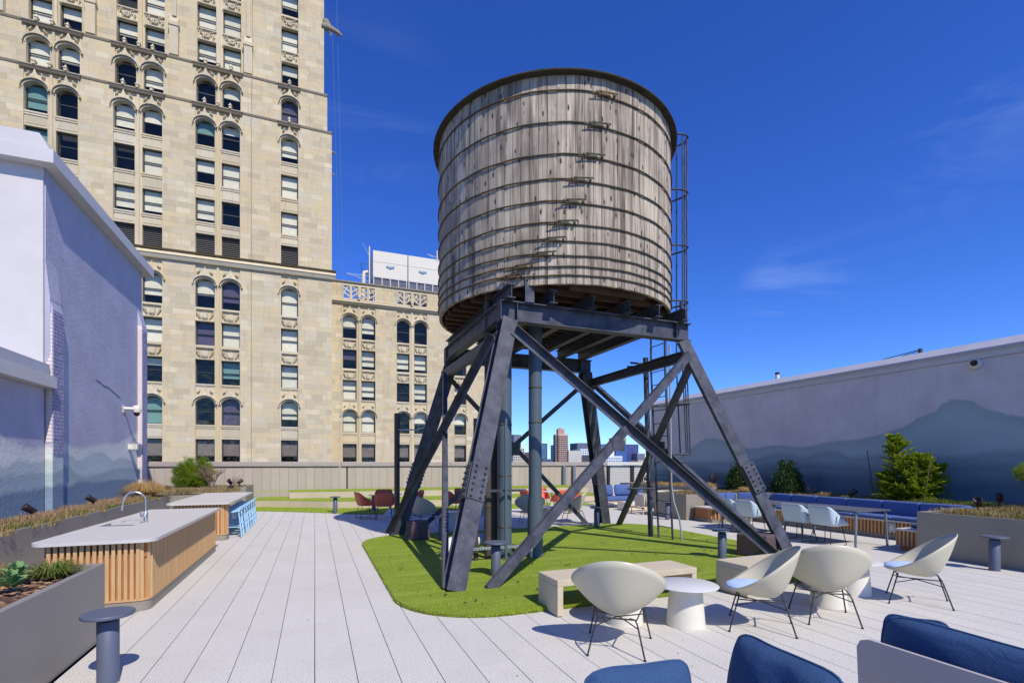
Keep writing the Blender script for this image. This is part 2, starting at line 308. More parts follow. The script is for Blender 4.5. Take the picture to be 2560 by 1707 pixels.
# ------------------------------------------------------------------ mesh helpers
class MB:
    def __init__(s): s.v = []; s.f = []; s.sm = []
    def add(s, vs, fs, smooth=False):
        o = len(s.v); s.v.extend(tuple(p) for p in vs); s.f.extend(tuple(i + o for i in f) for f in fs); s.sm.extend([smooth] * len(fs)); return s
    def box(s, x0, x1, y0, y1, z0, z1, m=None):
        p = [(x0, y0, z0), (x1, y0, z0), (x1, y1, z0), (x0, y1, z0), (x0, y0, z1), (x1, y0, z1), (x1, y1, z1), (x0, y1, z1)]
        if m is not None: p = [m @ Vector(q) for q in p]
        return s.add(p, [(0, 3, 2, 1), (4, 5, 6, 7), (0, 1, 5, 4), (1, 2, 6, 5), (2, 3, 7, 6), (3, 0, 4, 7)])
    def prism(s, poly, axis, a0, a1, m=None, smooth=False):
        """extrude a 2-D polygon (counter-clockwise) along an axis; poly gives the other two coordinates in order"""
        def P(q, a): return {'X': (a, q[0], q[1]), 'Y': (q[0], a, q[1]), 'Z': (q[0], q[1], a)}[axis]
        n = len(poly); p = [P(q, a0) for q in poly] + [P(q, a1) for q in poly]
        if m is not None: p = [m @ Vector(q) for q in p]
        f = [tuple(range(n))[::-1], tuple(range(n, 2 * n))]
        s.add(p, f)
        return s.add(p, [(i, (i + 1) % n, n + (i + 1) % n, n + i) for i in range(n)], smooth)
    def tube(s, pts, r, n=8, cap=True, smooth=True):
        pts = [Vector(p) for p in pts]; rr = r if isinstance(r, (list, tuple)) else [r] * len(pts)
        vs = []; up = None
        for i, p in enumerate(pts):
            d = (pts[min(i + 1, len(pts) - 1)] - pts[max(i - 1, 0)]).normalized()
            if up is None:
                up = Vector((0, 0, 1)) if abs(d.z) < 0.9 else Vector((1, 0, 0))
            a = d.cross(up)
            if a.length < 1e-4: a = d.cross(Vector((0, 1, 0)))
            a.normalize(); b = a.cross(d).normalized(); up = b
            for k in range(n):
                t = 2 * PI * k / n; vs.append(p + (a * math.cos(t) + b * math.sin(t)) * rr[i])
        fs = [(i * n + k, i * n + (k + 1) % n, (i + 1) * n + (k + 1) % n, (i + 1) * n + k) for i in range(len(pts) - 1) for k in range(n)]
        s.add(vs, fs, smooth)
        if cap:
            s.add(vs[:n], [tuple(range(n))[::-1]]); s.add(vs[-n:], [tuple(range(n))])
        return s
    def lathe(s, prof, n=24, cx=0, cy=0, cz=0, smooth=True, cap=True):
        vs = [(cx + r * math.cos(2 * PI * k / n), cy + r * math.sin(2 * PI * k / n), cz + z) for r, z in prof for k in range(n)]
        fs = [(i * n + k, i * n + (k + 1) % n, (i + 1) * n + (k + 1) % n, (i + 1) * n + k) for i in range(len(prof) - 1) for k in range(n)]
        s.add(vs, fs, smooth)
        if cap:
            s.add(vs[:n], [tuple(range(n))[::-1]]); s.add(vs[-n:], [tuple(range(n))])
        return s
    def grid(s, fn, nu, nv, smooth=True, closeu=False):
        vs = [fn(i / (nu if closeu else nu), j / nv) for j in range(nv + 1) for i in range(nu if closeu else nu + 1)]
        w_ = nu if closeu else nu + 1
        fs = [(j * w_ + i, j * w_ + (i + 1) % w_, (j + 1) * w_ + (i + 1) % w_, (j + 1) * w_ + i) for j in range(nv) for i in range(nu)]
        return s.add(vs, fs, smooth)
    def mesh(s, name, mat, loc=(0, 0, 0)):
        me = bpy.data.meshes.new(name)
        if loc != (0, 0, 0): vs = [(a - loc[0], b - loc[1], c - loc[2]) for a, b, c in s.v]
        else: vs = s.v
        me.from_pydata(vs, [], s.f); me.polygons.foreach_set('use_smooth', s.sm)
        me.materials.append(M[mat] if isinstance(mat, str) else mat); me.update(); return me
    def build(s, name, mat, parent=None, **tags):
        """vertices are in the coordinates of the thing's parent chain if parent is at the origin, else world: see off()"""
        loc = off(parent)
        return link(name, s.mesh(name, mat, loc), parent, **tags)
def off(p):
    x = Vector((0, 0, 0))
    while p is not None: x = x + p.location; p = p.parent
    return tuple(x)
def tag(o, label=None, cat=None, group=None, kind=None):
    if label: o['label'] = label
    if cat: o['category'] = cat
    if group: o['group'] = group
    if kind: o['kind'] = kind
    return o
def link(name, me, parent=None, loc=None, rot=None, scale=None, **t):
    o = bpy.data.objects.new(name, me); COL.objects.link(o)
    if parent is not None: o.parent = parent
    if loc is not None: o.location = loc
    if rot is not None: o.rotation_euler = rot
    if scale is not None: o.scale = scale
    return tag(o, **t)
def thing(name, label, cat, loc=(0, 0, 0), rz=0.0, group=None):
    o = bpy.data.objects.new(name, None); COL.objects.link(o); o.location = loc; o.rotation_euler = (0, 0, rz); o.empty_display_size = 0.2
    return tag(o, label, cat, group)
def copy_tree(o, parent=None):
    c = o.copy(); COL.objects.link(c)
    if parent is not None: c.parent = parent
    for ch in list(o.children): copy_tree(ch, c)
    return c
def place(proto, used, loc, rz, label, group):
    o = proto if not used[0] else copy_tree(proto); used[0] = True
    o.location = loc; o.rotation_euler = (0, 0, rz); o['label'] = label; o['group'] = group; return o
def mod_solid(o, th, lv=0):
    m = o.modifiers.new('solid', 'SOLIDIFY'); m.thickness = th; m.offset = 0
    if lv: q = o.modifiers.new('sub', 'SUBSURF'); q.levels = lv; q.render_levels = lv
def mod_bevel(o, w_=0.008, seg=2):
    m = o.modifiers.new('bevel', 'BEVEL'); m.width = w_; m.segments = seg; m.limit_method = 'ANGLE'; m.angle_limit = R(40); return o
def rrect(x0, x1, y0, y1, r, n=6, corners=(1, 1, 1, 1)):
    """rounded rectangle, counter-clockwise; corners: x0y0, x1y0, x1y1, x0y1"""
    p = []
    for (cx, cy, a, on) in ((x0, y0, PI, corners[0]), (x1, y0, 1.5 * PI, corners[1]), (x1, y1, 0, corners[2]), (x0, y1, 0.5 * PI, corners[3])):
        rr = r if on else 0.001; sx = 1 if cx == x0 else -1; sy = 1 if cy == y0 else -1
        for k in range(n + 1 if on else 1):
            t = a + 0.5 * PI * k / n
            p.append((cx + sx * rr + rr * math.cos(t), cy + sy * rr + rr * math.sin(t)) if on else (cx, cy))
    return p

# ================================================================== SETTING
# ---- city ground far below, the roof deck and its pavers
mb = MB(); mb.add([(-9000, -9000, -75), (9000, -9000, -75), (9000, 9000, -75), (-9000, 9000, -75)], [(0, 1, 2, 3)])
mb.build('street_ground', simple('hazy_city_ground', (0.12, 0.13, 0.14), 0.95, var=0.4, scale=0.01, coord='World'), kind='structure')
mb = MB(); mb.box(-7, 20, -4, 26, -0.5, -0.045)
deck = mb.build('roof_deck', 'bed', kind='structure')
PW = 0.333; PL = 1.0
rng = random.Random(3); pav = []
for i in range(-13, 46):
    x0 = i * PW; o_ = rng.choice([0, .25, .5, .75]) * PL + rng.uniform(-.03, .03); y = -3.0 - o_
    while y < 21.5:
        cx, cy = x0 + PW / 2, y + PL / 2
        if not (1.6 < cx < 8.3 and 6.2 < cy < 11.8) and cx > -4.4 and cx < 13.2 and not (cx < -2.05 and cy < 5.8) and not (cx > 11.2 and cy < 5.6): pav.append((cx, cy))
        y += PL
def inview(x, y, m=0.12):
    f = x * math.sin(YAW) + y * math.cos(YAW); r_ = x * math.cos(YAW) - y * math.sin(YAW)
    return f > 3.6 and abs(r_ / f) < 1.03 + m
near = sorted([p for p in pav if inview(*p)], key=lambda p: math.hypot(p[0], p[1]))[:300]; ns = set(near)
pm = MB(); g = 0.0035; pm.box(-PW / 2 + g, PW / 2 - g, -PL / 2 + .0006, PL / 2 - .0006, -0.04, 0.0); pme = pm.mesh('paver', 'paver')
for cx, cy in near: link('paver', pme, deck, loc=(cx, cy, rng.uniform(-0.0006, 0.0006)))
mb = MB()
for cx, cy in pav:
    if (cx, cy) in ns: continue
    mb.box(cx - PW / 2 + g, cx + PW / 2 - g, cy - PL / 2 + .0006, cy + PL / 2 - .0006, -0.04, 0.0)
link('paver', mb.mesh('paver_field', 'paver'), deck, kind='stuff')

def blades(pts, h, wd, lean, seed=1, segs=1, droop=0.0, hv=0.35):
    """grass blades: list of (x, y, z) -> MB"""
    r = random.Random(seed); b = MB()
    for (x, y, z) in pts:
        a = r.uniform(0, 2 * PI); l = r.gauss(0, lean); la = r.uniform(0, 2 * PI); hh = h * (1 + r.uniform(-hv, hv)); ww = wd * r.uniform(0.7, 1.3) / 2
        dx, dy = math.cos(a) * ww, math.sin(a) * ww; lx, ly = math.cos(la) * l * hh, math.sin(la) * l * hh
        if segs == 1: b.add([(x - dx, y - dy, z), (x + dx, y + dy, z), (x + lx, y + ly, z + hh)], [(0, 1, 2)])
        else:
            m = 0.55; b.add([(x - dx, y - dy, z), (x + dx, y + dy, z), (x + lx * m * .6 + dx * .8, y + ly * m * .6 + dy * .8, z + hh * .68), (x + lx * m * .6 - dx * .8, y + ly * m * .6 - dy * .8, z + hh * .68),
                       (x + lx * 1.2, y + ly * 1.2, z + hh * (1 - droop * abs(l)))], [(0, 1, 2, 3), (3, 2, 4)])
    return b
def inpoly(x, y, P):
    c = False; j = len(P) - 1
    for i in range(len(P)):
        if (P[i][1] > y) != (P[j][1] > y) and x < (P[j][0] - P[i][0]) * (y - P[i][1]) / (P[j][1] - P[i][1]) + P[i][0]: c = not c
        j = i
    return c
# lawn island under the water tower
lawn = rrect(0.97, 8.9, 5.5, 12.45, 1.15, 12)
mb = MB(); mb.prism(lawn, 'Z', 0.004, 0.05); mb.build('lawn', 'turf', kind='structure')
rng = random.Random(11); P = []
while len(P) < 62000:
    x = rng.uniform(0.95, 8.92); y = 5.48 + (12.47 - 5.48) * rng.random() ** 1.6
    if inpoly(x, y, lawn): P.append((x, y, 0.045))
for i in range(len(lawn)):
    a, b = lawn[i], lawn[(i + 1) % len(lawn)]; l = math.dist(a, b)
    for k in range(int(l * 520)):
        t = rng.random(); P.append((a[0] + (b[0] - a[0]) * t + rng.gauss(0, .006), a[1] + (b[1] - a[1]) * t + rng.gauss(0, .006), rng.uniform(0.003, 0.04)))
blades(P, 0.017, 0.007, 0.5, 5).build('turf_blades', 'blade', kind='stuff', label='short green artificial turf pile of the lawn under the water tower')
EP = []
for i in range(len(lawn)):
    a, b = lawn[i], lawn[(i + 1) % len(lawn)]; l = math.dist(a, b)
    for k in range(int(l * 420)):
        t = rng.random(); EP.append((a[0] + (b[0] - a[0]) * t + rng.gauss(0, .007), a[1] + (b[1] - a[1]) * t + rng.gauss(0, .007), rng.uniform(0.002, 0.03)))
blades(EP, 0.015, 0.008, 0.6, 15).build('turf_edge_fringe', mat_leaf('olive_brown_fringe', [(0.12, 0.13, 0.03), (0.20, 0.15, 0.05), (0.28, 0.30, 0.05)]), kind='stuff', label='brownish frayed fringe round the edge of the turf lawn')
# debris on the lawn
mb = MB(); rng = random.Random(5)
for i in range(150):
    x, y = rng.uniform(1.2, 8.6), rng.uniform(5.7, 10.5); s_ = rng.uniform(.008, .022); a = rng.uniform(0, PI)
    mb.box(-s_, s_, -s_ * .6, s_ * .6, 0, s_ * .5, Matrix.Translation((x, y, 0.072)) @ Matrix.Rotation(a, 4, 'Z'))
mb.build('leaf_crumbs', 'rust', kind='stuff', label='dark dry leaf crumbs scattered over the green turf')

# ---- terraces of turf at the foot of the back wall
def curve_y(x, pts):
    for (a, ya), (b, yb) in zip(pts, pts[1:]):
        if a <= x <= b:
            t = (x - a) / (b - a); t = t * t * (3 - 2 * t) if len(pts) > 2 else t
            return ya + (yb - ya) * t
    return pts[0][1] if x < pts[0][0] else pts[-1][1]
E0 = [(-2.3, 21.1), (-0.3, 19.75), (1.6, 18.15), (4, 17.9), (8, 18.4), (11.2, 18.75)]
E1 = [(-2.3, 22.6), (-0.9, 21.9), (0.9, 20.7), (3.5, 20.3), (12.9, 20.1)]
E2 = [(-1.0, 22.95), (2.0, 22.5), (6, 22.35), (12.9, 22.2)]
def lin(x, pts):
    if x <= pts[0][0]: return pts[0][1]
    for (a, ya), (b, yb) in zip(pts, pts[1:]):
        if x <= b: return ya + (yb - ya) * (x - a) / (b - a)
    return pts[-1][1]
def band(name, e, x0, x1, yb, z0, z1, mat, **t):
    n = 46; xs = [x0 + (x1 - x0) * i / n for i in range(n + 1)]
    poly = [(x, sum(lin(x + d, e) for d in (-.6, -.3, 0, .3, .6)) / 5) for x in xs] + [(x1, yb), (x0, yb)]
    b = MB(); b.prism(poly, 'Z', z0, z1); return b.build(name, mat, kind='structure', **t), poly
_, p0 = band('turf_strip', E0, -2.3, 11.2, 23.5, 0.004, 0.035, 'turf')
band('terrace_riser', E1, -2.3, 12.9, 24.3, 0.036, 0.285, 'riser'); _, p1 = band('terrace_turf', [(a, b + .03) for a, b in E1], -2.3, 12.9, 24.3, 0.289, 0.315, 'turf')
band('terrace_riser', E2, -1.0, 12.9, 24.32, 0.318, 0.575, 'riser'); _, p2 = band('terrace_turf', [(a, b + .03) for a, b in E2], -1.0, 12.9, 24.32, 0.579, 0.605, 'turf')
P = []
for poly, z, n in ((p0, 0.03, 9000), (p1, 0.31, 7000), (p2, 0.60, 5000)):
    k = 0
    while k < n:
        x = rng.uniform(-2.3, 12.9); ye = lin(x, [q for q in poly[:-2]]) if x < poly[-3][0] else 99; y = ye + rng.random() ** 2 * 2.2
        if ye < 90: P.append((x, y, z)); 
        k += 1
blades(P, 0.035, 0.013, 0.4, 8).build('terrace_turf_blades', 'blade', kind='stuff', label='green turf pile on the curved terrace steps by the back wall')

# ---- back parapet wall with vertical panels
par = thing('parapet_wall', 'long taupe parapet wall of vertical metal panels behind the turf terraces', 'wall', (5, 24.4, 0))
mb = MB(); mb.box(-13, 15.35, 24.46, 24.7, -0.4, 1.64); mb.build('backing', 'dark', par)
pw = 0.358; pmesh = MB(); pmesh.box(0.004, pw - 0.004, 0, 0.05, -0.3, 1.62); pmesh = pmesh.mesh('panel', 'panel')
rng = random.Random(2)
for i in range(79):
    x = -12.9 + i * pw
    link('panel', pmesh, par, loc=(x - 5, rng.uniform(-.004, .004), 0), scale=(.84 if .9 < x < 1.2 else 1, 1, 1))
for a, b in ((-13, -8.2), (-8.19, 1.04), (1.13, 6.3), (6.31, 12.0), (12.01, 15.35)):
    c_ = MB(); c_.box(a, b, 24.33, 24.8, 1.66, 1.86); c_.box(a, b, 24.34, 24.36, 1.64, 1.66); mod_bevel(c_.build('wall_cap', 'cap', par), .01)
c_ = MB(); c_.box(12.55, 12.7, 24.2, 24.4, .3, 1.64); c_.box(13.15, 13.3, 24.2, 24.4, .3, 1.64); c_.build('post', 'dkleg', par)
# white lattice screen to its right
scr = thing('white_screen', 'bright white lattice screen wall with dark posts right of the parapet', 'screen', (17.3, 24.4, 0))
mb = MB(); mb.box(15.4, 19.6, 24.44, 24.5, -0.3, 1.66); mb.build('screen_panel', 'white', scr)
mb = MB(); mb.box(15.37, 19.6, 24.3, 24.7, 1.68, 1.86); mb.build('cap', 'white', scr)
for x, w_ in ((15.42, .16), (17.0, .2), (17.75, .09)):
    mb = MB(); mb.box(x, x + w_, 24.34, 24.42, 0, 1.66); mb.build('post', 'spot', scr)
mb = MB()
for x in [15.7 + .1 * i for i in range(13)] + [17.3 + .1 * i for i in range(5)]: mb.box(x - .008, x + .008, 24.425, 24.437, 0.1, 1.6)
for z in [0.2 + .1 * i for i in range(15)]: mb.box(15.62, 16.98, 24.41, 24.424, z - .006, z + .006); mb.box(17.22, 17.73, 24.41, 24.424, z - .006, z + .006)
mb.build('lattice', 'white_grey', scr)

# ---- right mural wall
LR = [[(17.82, 2.13), (16.9, 2.56), (16.3, 2.81), (15.81, 2.84), (15.35, 2.74), (14.9, 2.49), (14.33, 2.39), (13.73, 2.37), (12.97, 2.45), (11.84, 2.36), (10.79, 2.51), (10.11, 2.53), (9.29, 2.68), (8.84, 2.81), (8.41, 3.05), (8.04, 3.19), (7.87, 3.36), (7.59, 3.43), (7.29, 3.35), (7.09, 3.19), (6.7, 3.01), (6.3, 2.87), (4.5, 2.6), (3.0, 2.7)],
      [(17.82, 1.94), (14.33, 1.97), (13.47, 2.07), (12.97, 2.22), (12.39, 2.21), (11.79, 2.1), (11.23, 2.25), (10.74, 2.26), (10.2, 2.05), (9.69, 2.1), (8.98, 2.11), (7.94, 2.03), (7.26, 2.06), (6.97, 2.14), (6.3, 2.15), (3.0, 2.3)],
      [(17.82, 1.71), (16.47, 1.75), (15.66, 1.58), (14.54, 1.52), (13.47, 1.81), (11.79, 1.9), (10.56, 1.85), (9.29, 1.77), (8.2, 1.5), (7.87, 1.77), (7.41, 1.88), (6.3, 1.89), (3.0, 1.8)],
      [(17.82, 1.23), (15.27, 1.41), (12.62, 1.53), (10.56, 1.54), (9.29, 1.54), (8.2, 1.35), (7.72, 1.36), (7.26, 1.48), (6.3, 1.54), (3.0, 1.5)]]
CL = [srgb(158, 172, 172), srgb(138, 154, 158), srgb(116, 134, 142), srgb(96, 114, 124)]
M['mural_r'] = mat_mural('mountain_mural_right', 'Y', 2.0, 20.5, srgb(214, 205, 204), [(l, c, sft) for l, c, sft in zip(LR, CL, (.06, .16, .22, .28))], 5.0)
mw = thing('mural_wall', 'long wall painted with misty blue mountains under a lilac sky, right of the terrace', 'wall', (15.5, 10, 0))
mb = MB(); mb.box(15.0, 15.9, 2.0, 19.9, -0.4, 4.32); mb.build('painted_wall', 'mural_r', mw)
mb = MB(); mb.box(14.965, 15.9, 1.95, 19.95, 4.325, 4.48); mb.box(14.93, 15.9, 1.9, 20.0, 4.481, 4.50); mb.build('coping_band', 'coping', mw)
mb = MB(); mb.prism([(14.92, 4.502), (16.0, 4.502), (16.0, 4.80), (15.35, 4.80), (14.92, 4.56)], 'Y', 1.9, 20.0, Matrix.Identity(4)); 
for y in (6.9, 12.5): mb.box(14.91, 15.36, y, y + .012, 4.50, 4.565)
mb.build('coping_flashing', 'coping_grey', mw)

# ---- left painted building
LL = [[(11.0, 2.75), (11.77, 2.41), (11.98, 2.28), (12.43, 2.2), (12.91, 2.15), (13.42, 2.21), (13.74, 2.32), (14.23, 2.34), (14.56, 2.25), (15.2, 2.22), (15.83, 2.3), (16.52, 2.37), (17.28, 2.4), (18.24, 2.58), (19.3, 2.89)],
      [(11.77, 1.77), (12.02, 1.79), (12.29, 1.88), (12.67, 1.88), (13.02, 1.84), (13.34, 1.89), (13.74, 2.08), (13.98, 2.16), (14.36, 2.09), (15.05, 1.93), (15.83, 2.11), (16.52, 2.12), (17.18, 1.92), (17.91, 2.0), (19.3, 1.78)],
      [(11.77, 1.6), (12.2, 1.62), (12.91, 1.63), (13.74, 1.67), (14.36, 1.79), (15.05, 1.53), (15.83, 1.52), (17.18, 1.67), (19.3, 1.7)],
      [(11.77, 1.28), (12.43, 1.3), (13.18, 1.32), (13.74, 1.37), (14.63, 1.32), (15.05, 1.4), (15.83, 1.35), (17.18, 1.38), (19.3, 1.29)]]
CLl = [srgb(202, 203, 200), srgb(178, 188, 188), srgb(158, 173, 178), srgb(120, 140, 158)]
M['mural_l'] = mat_mural('mountain_mural_left', 'Y', 8.0, 20.0, srgb(180, 178, 196), [([(8.0, l[0][1])] + l, c, .10) for l, c in zip(LL, CLl)], 5.0)
lb = thing('painted_building', 'lilac rendered building with white coping and misty mountain mural, left of the terrace', 'building', (-6.5, 16, 0))
mb = MB(); mb.box(-12, -5.28, 13.42, 19.72, -0.4, 8.0); mb.build('side_wall', 'mural_l', lb)
mb = MB(); mb.box(-12, -5.30, 13.36, 13.418, 3.5, 8.0); mb.box(-12, -5.30, 13.352, 13.36, 3.6, 3.72); mb.build('front_wall', 'whitewall', lb)
mb = MB(); mb.box(-7.0, -6.88, 13.22, 13.34, 3.8, 7.95); mb.box(-7.02, -6.86, 13.3, 13.35, 5.2, 5.25); mb.build('downpipe', 'white', lb)
mb = MB(); mb.prism([(-5.28, 3.9), (-5.20, 4.1), (-5.20, 5.3), (-5.28, 6.1)], 'Y', 13.40, 13.9); mb.build('chimney_breast', 'mural_l', lb)
# coping along the roof
mb = MB(); mb.box(-12, -5.03, 13.1, 20.05, 8.0, 8.28); mb.box(-12, -5.08, 13.15, 20.0, 8.281, 8.30); mb.build('eaves_band', 'coping', lb)
mb = MB(); mb.prism([(-12, 8.302), (-5.12, 8.302), (-5.30, 8.62), (-12, 8.62)], 'Y', 13.2, 19.98); mb.build('coping_flashing', 'coping', lb)
# brick pilasters
for y0, y1, zt in ((13.42, 13.9, 5.05), (19.3, 19.8, 6.2)):
    far = y0 > 15
    mb = MB(); mb.box(-5.279, -5.165, y0, y1, -0.3, zt); pil = mb.build('pilaster', 'mural_l' if not far else 'brickpeach', lb)
    q = MB(); rr_ = random.Random(int(y0)); z = 2.0 if not far else 0.9
    while z < zt - 0.08:
        y = y0 + 0.004 - rr_.choice((0, .1))
        while y < y1 - .02:
            a = max(y, y0 + .002); b = min(y + .2, y1 - .002)
            if b - a > .03: q.box(-5.166, -5.152 + rr_.uniform(0, .006), a, b - .01, z, z + .066)
            y += .21
        z += .078
    link('brick', q.mesh('brick', 'brick', off(pil)), pil, kind='stuff')
    q = MB(); z = 0.9 if far else 2.24
    while z < zt - .08: q.box(-5.272, -5.17, y0 - .012, y0 - .002, z, z + .068); z += .078
    link('brick', q.mesh('brick', 'brickpeach', off(pil)), pil, kind='stuff')
    q = MB(); q.prism([(-5.28, zt), (-5.158, zt), (-5.28, zt + 0.5)], 'Y', y0 + .002, y1 - .002); q.build('sloped_cap', 'mural_l', lb)
# crack lines in the render
mb = MB(); pr_ = None; rr_ = random.Random(4); z = 3.55
for i in range(14):
    y = 16.0 + i * .135; q = (-5.276, y, 3.98 - i * .02 + rr_.uniform(-.03, .03))
    if pr_: mb.tube([pr_, q], .008, 4)
    pr_ = q
mb.build('crack', 'dark', lb)
# low wing in front
lw = thing('low_wing', 'low lilac wing with overhanging white cornice and mural foot at far left', 'building', (-7, 11, 0))
mb = MB(); mb.box(-12, -5.28, 7.0, 13.345, -0.4, 3.36); mb.build('wall', 'mural_l', lw)
mb = MB(); mb.box(-12, -5.06, 6.9, 13.34, 3.365, 3.60); mb.box(-12, -5.11, 6.95, 13.34, 3.601, 3.625); mb.build('cornice', 'coping', lw)
mb = MB(); mb.box(-12, -5.18, 7.0, 13.33, 3.627, 3.86); mb.build('parapet_upstand', 'coping_grey', lw)

# ================================================================== STONE TOWER AND WING
WW = 1.52
blind_meshes = {}
def window_mesh(h, key=None):
    b = MB(); t = .07
    for x0, x1, z0, z1 in ((0, t, 0, h), (WW - t, WW, 0, h), (t, WW - t, 0, t), (t, WW - t, h - t, h), (t, WW - t, h * .5 - .035, h * .5 + .035)): b.box(x0, x1, 0, .10, z0, z1)
    return b.mesh('window', 'frame')
WM = {}; GM = {}; BMM = {}
def get_window(h):
    h = round(h, 2)
    if h not in WM:
        WM[h] = window_mesh(h); b = MB(); b.add([(.05, .05, .05), (WW - .05, .05, .05), (WW - .05, .05, h - .05), (.05, .05, h - .05)], [(0, 1, 2, 3)]); GM[h] = b.mesh('pane', 'glass')
    return WM[h], GM[h]
def get_blind(h, f, mat):
    k = (round(h, 2), f, mat)
    if k not in BMM: b = MB(); b.box(.08, WW - .08, .16, .18, h * (1 - f) + (.06 if f == 1 else 0), h - .04); BMM[k] = b.mesh('blind', mat)
    return BMM[k]
wr = random.Random(21)
def add_window(root, x, yf, z0, z1):
    h = z1 - z0; wm, gm_ = get_window(h); o = link('window', wm, root, loc=(x - root.location.x, yf - root.location.y, z0 - root.location.z))
    link('pane', gm_, o)
    k = wr.random()
    if z0 < 4.5: link('blind', get_blind(h, 0.5, 'blind_brown'), o); return
    if k < 0.14: return
    mat = 'blind' if k < 0.90 else ('blind_teal' if k < 0.965 else 'blind_purple')
    f = wr.choice((.3, .45, .55, .7, .8, 1.0, 1.0)); link('blind', get_blind(h, f, mat), o)
def arch_poly(z1, ztop, rise=.58, n=10):
    """bay piece above an arched window head: rectangle minus half ellipse (x, z), counter-clockwise"""
    zs = z1 - rise; a = WW / 2
    # drawn as two side pieces sharing the crown
    Lp = [(0, zs)] + [(a - a * math.cos(PI * k / (2 * n)), zs + rise * math.sin(PI * k / (2 * n))) for k in range(1, n + 1)] + [(a, ztop), (0, ztop)]
    Rp = [(WW - p[0], p[1]) for p in Lp][::-1]
    return Lp, Rp
def m_hood():
    b = MB(); a = WW / 2; rise = .58; n = 12
    for s_, w0, d in ((1.05, .11, .20), (1.22, .10, .34)):
        for k in range(n):
            t0, t1 = PI * k / n, PI * (k + 1) / n
            q = [(a - a * s_ * math.cos(t), -rise + rise * (1 + (s_ - 1) * 1.6) * math.sin(t)) for t in (t0, t1)]; r_ = [(a - a * (s_ + w0) * math.cos(t), -rise + rise * (1 + (s_ - 1) * 1.6 + w0 * 1.7) * math.sin(t)) for t in (t0, t1)]
            b.prism([q[1], q[0], r_[0], r_[1]], 'Y', -d, .1)
    z = .22; b.prism([(a - .52, z), (a + .52, z), (a + .30, z + .16), (a + .13, z + .42), (a, z + .85), (a - .13, z + .42), (a - .30, z + .16)], 'Y', -.26, .06)
    b.prism([(a - .18, z + .06), (a + .18, z + .06), (a, z + .42)], 'Y', -.34, -.25)
    for s_ in (-1, 1):
        for k in range(5):
            t0 = k * .34; t1 = t0 + .3; cx = a + s_ * .62; cz = .78
            b.prism([(cx + s_ * -.24 * math.cos(t0), cz - .26 * math.sin(t0)), (cx + s_ * -.24 * math.cos(t1), cz - .26 * math.sin(t1)), (cx + s_ * -.17 * math.cos(t1), cz - .18 * math.sin(t1)), (cx + s_ * -.17 * math.cos(t0), cz - .18 * math.sin(t0))][::s_], 'Y', -.20, .06)
    return b.mesh('arch_hood', 'stone_trim')
def m_shield():
    b = MB(); a = WW / 2; H_ = 1.16
    for x0, x1, z0, z1 in ((0, WW, 0, .09), (0, WW, H_ - .1, H_), (0, .06, .09, H_ - .1), (WW - .06, WW, .09, H_ - .1)): b.box(x0, x1, -.20, .05, z0, z1)
    n = 10; sh = [(a + .24 * math.cos(PI + PI * k / n), .46 + .26 * math.sin(PI + PI * k / n)) for k in range(n + 1)] + [(a + .24, .80), (a - .24, .80)]
    b.prism(sh, 'Y', -.19, .05); b.prism([(a + .9 * (p[0] - a) * .72, .5 + (p[1] - .5) * .72) for p in sh], 'Y', -.25, -.18)
    for s_ in (-1, 1):
        for k in range(4): b.box(-.13, .13, -.17, .05, -.025, .025, Matrix.Translation((a + s_ * (.44 + .05 * k), 0, .38 + .12 * k)) @ Matrix.Rotation(s_ * (-.7 + .12 * k), 4, 'Y'))
    for k in range(7): b.box(.12 + k * .2, .22 + k * .2, -.10, .05, H_ - .2, H_ - .12)
    return b.mesh('carved_shield_panel', 'stone_trim')
def m_rosette():
    b = MB(); a = WW / 2; H_ = 1.1
    for x0, x1, z0, z1 in ((0, WW, 0, .09), (0, WW, H_ - .1, H_)): b.box(x0, x1, -.14, .05, z0, z1)
    for k in range(8):
        t = 2 * PI * k / 8; b.box(-.05, .05, -.17, .05, .05, .24, Matrix.Translation((a, 0, .5)) @ Matrix.Rotation(t, 4, 'Y'))
    b.lathe([(.001, -.2), (.09, -.17), (.11, -.05)], 8); 
    rr = random.Random(3)
    for k in range(26):
        x = rr.uniform(.06, WW - .06); z = rr.uniform(.15, .95)
        if abs(x - a) > .26: b.box(-.07, .07, -.12, .05, -.03, .03, Matrix.Translation((x, 0, z)) @ Matrix.Rotation(rr.uniform(0, PI), 4, 'Y'))
    return b.mesh('carved_flower_panel', 'stone_trim')
def m_sill():
    b = MB(); b.box(-.05, WW + .05, -.10, .3, -.13, 0); b.box(-.02, WW + .02, -.05, .28, -.22, -.132); return b.mesh('sill', 'stone_trim')
def m_plain(h):
    b = MB(); b.box(.08, WW - .08, -.03, .02, .18, h - .12); b.box(-.03, WW + .03, -.08, .02, h - .1, h - .02); return b.mesh('plain_panel', 'stone_trim')
def m_louver(h):
    b = MB(); b.box(0, WW, .18, .2, 0, h)
    n = 11
    for k in range(n): z = (k + .5) * h / n; b.box(.03, WW - .03, -.06, .06, -.012, .012, Matrix.Translation((0, .08, z)) @ Matrix.Rotation(R(-38), 4, 'X'))
    return b.mesh('louvre', 'louver')
def m_pinnacle():
    b = MB(); b.box(-.10, .10, -.34, .02, 0, .28); b.add([(-.12, -.36, .28), (.12, -.36, .28), (.12, .02, .28), (-.12, .02, .28), (0, -.18, .62)], [(0, 1, 4), (1, 2, 4), (2, 3, 4), (3, 0, 4), (3, 2, 1, 0)]); b.box(-.15, .15, -.38, .02, .24, .30); return b.mesh('pinnacle', 'stone_trim')
HOOD, SHIELD, ROSE, SILL, PINN = m_hood(), m_shield(), m_rosette(), m_sill(), m_pinnacle(); PLAIN = {}; LOUV = {}
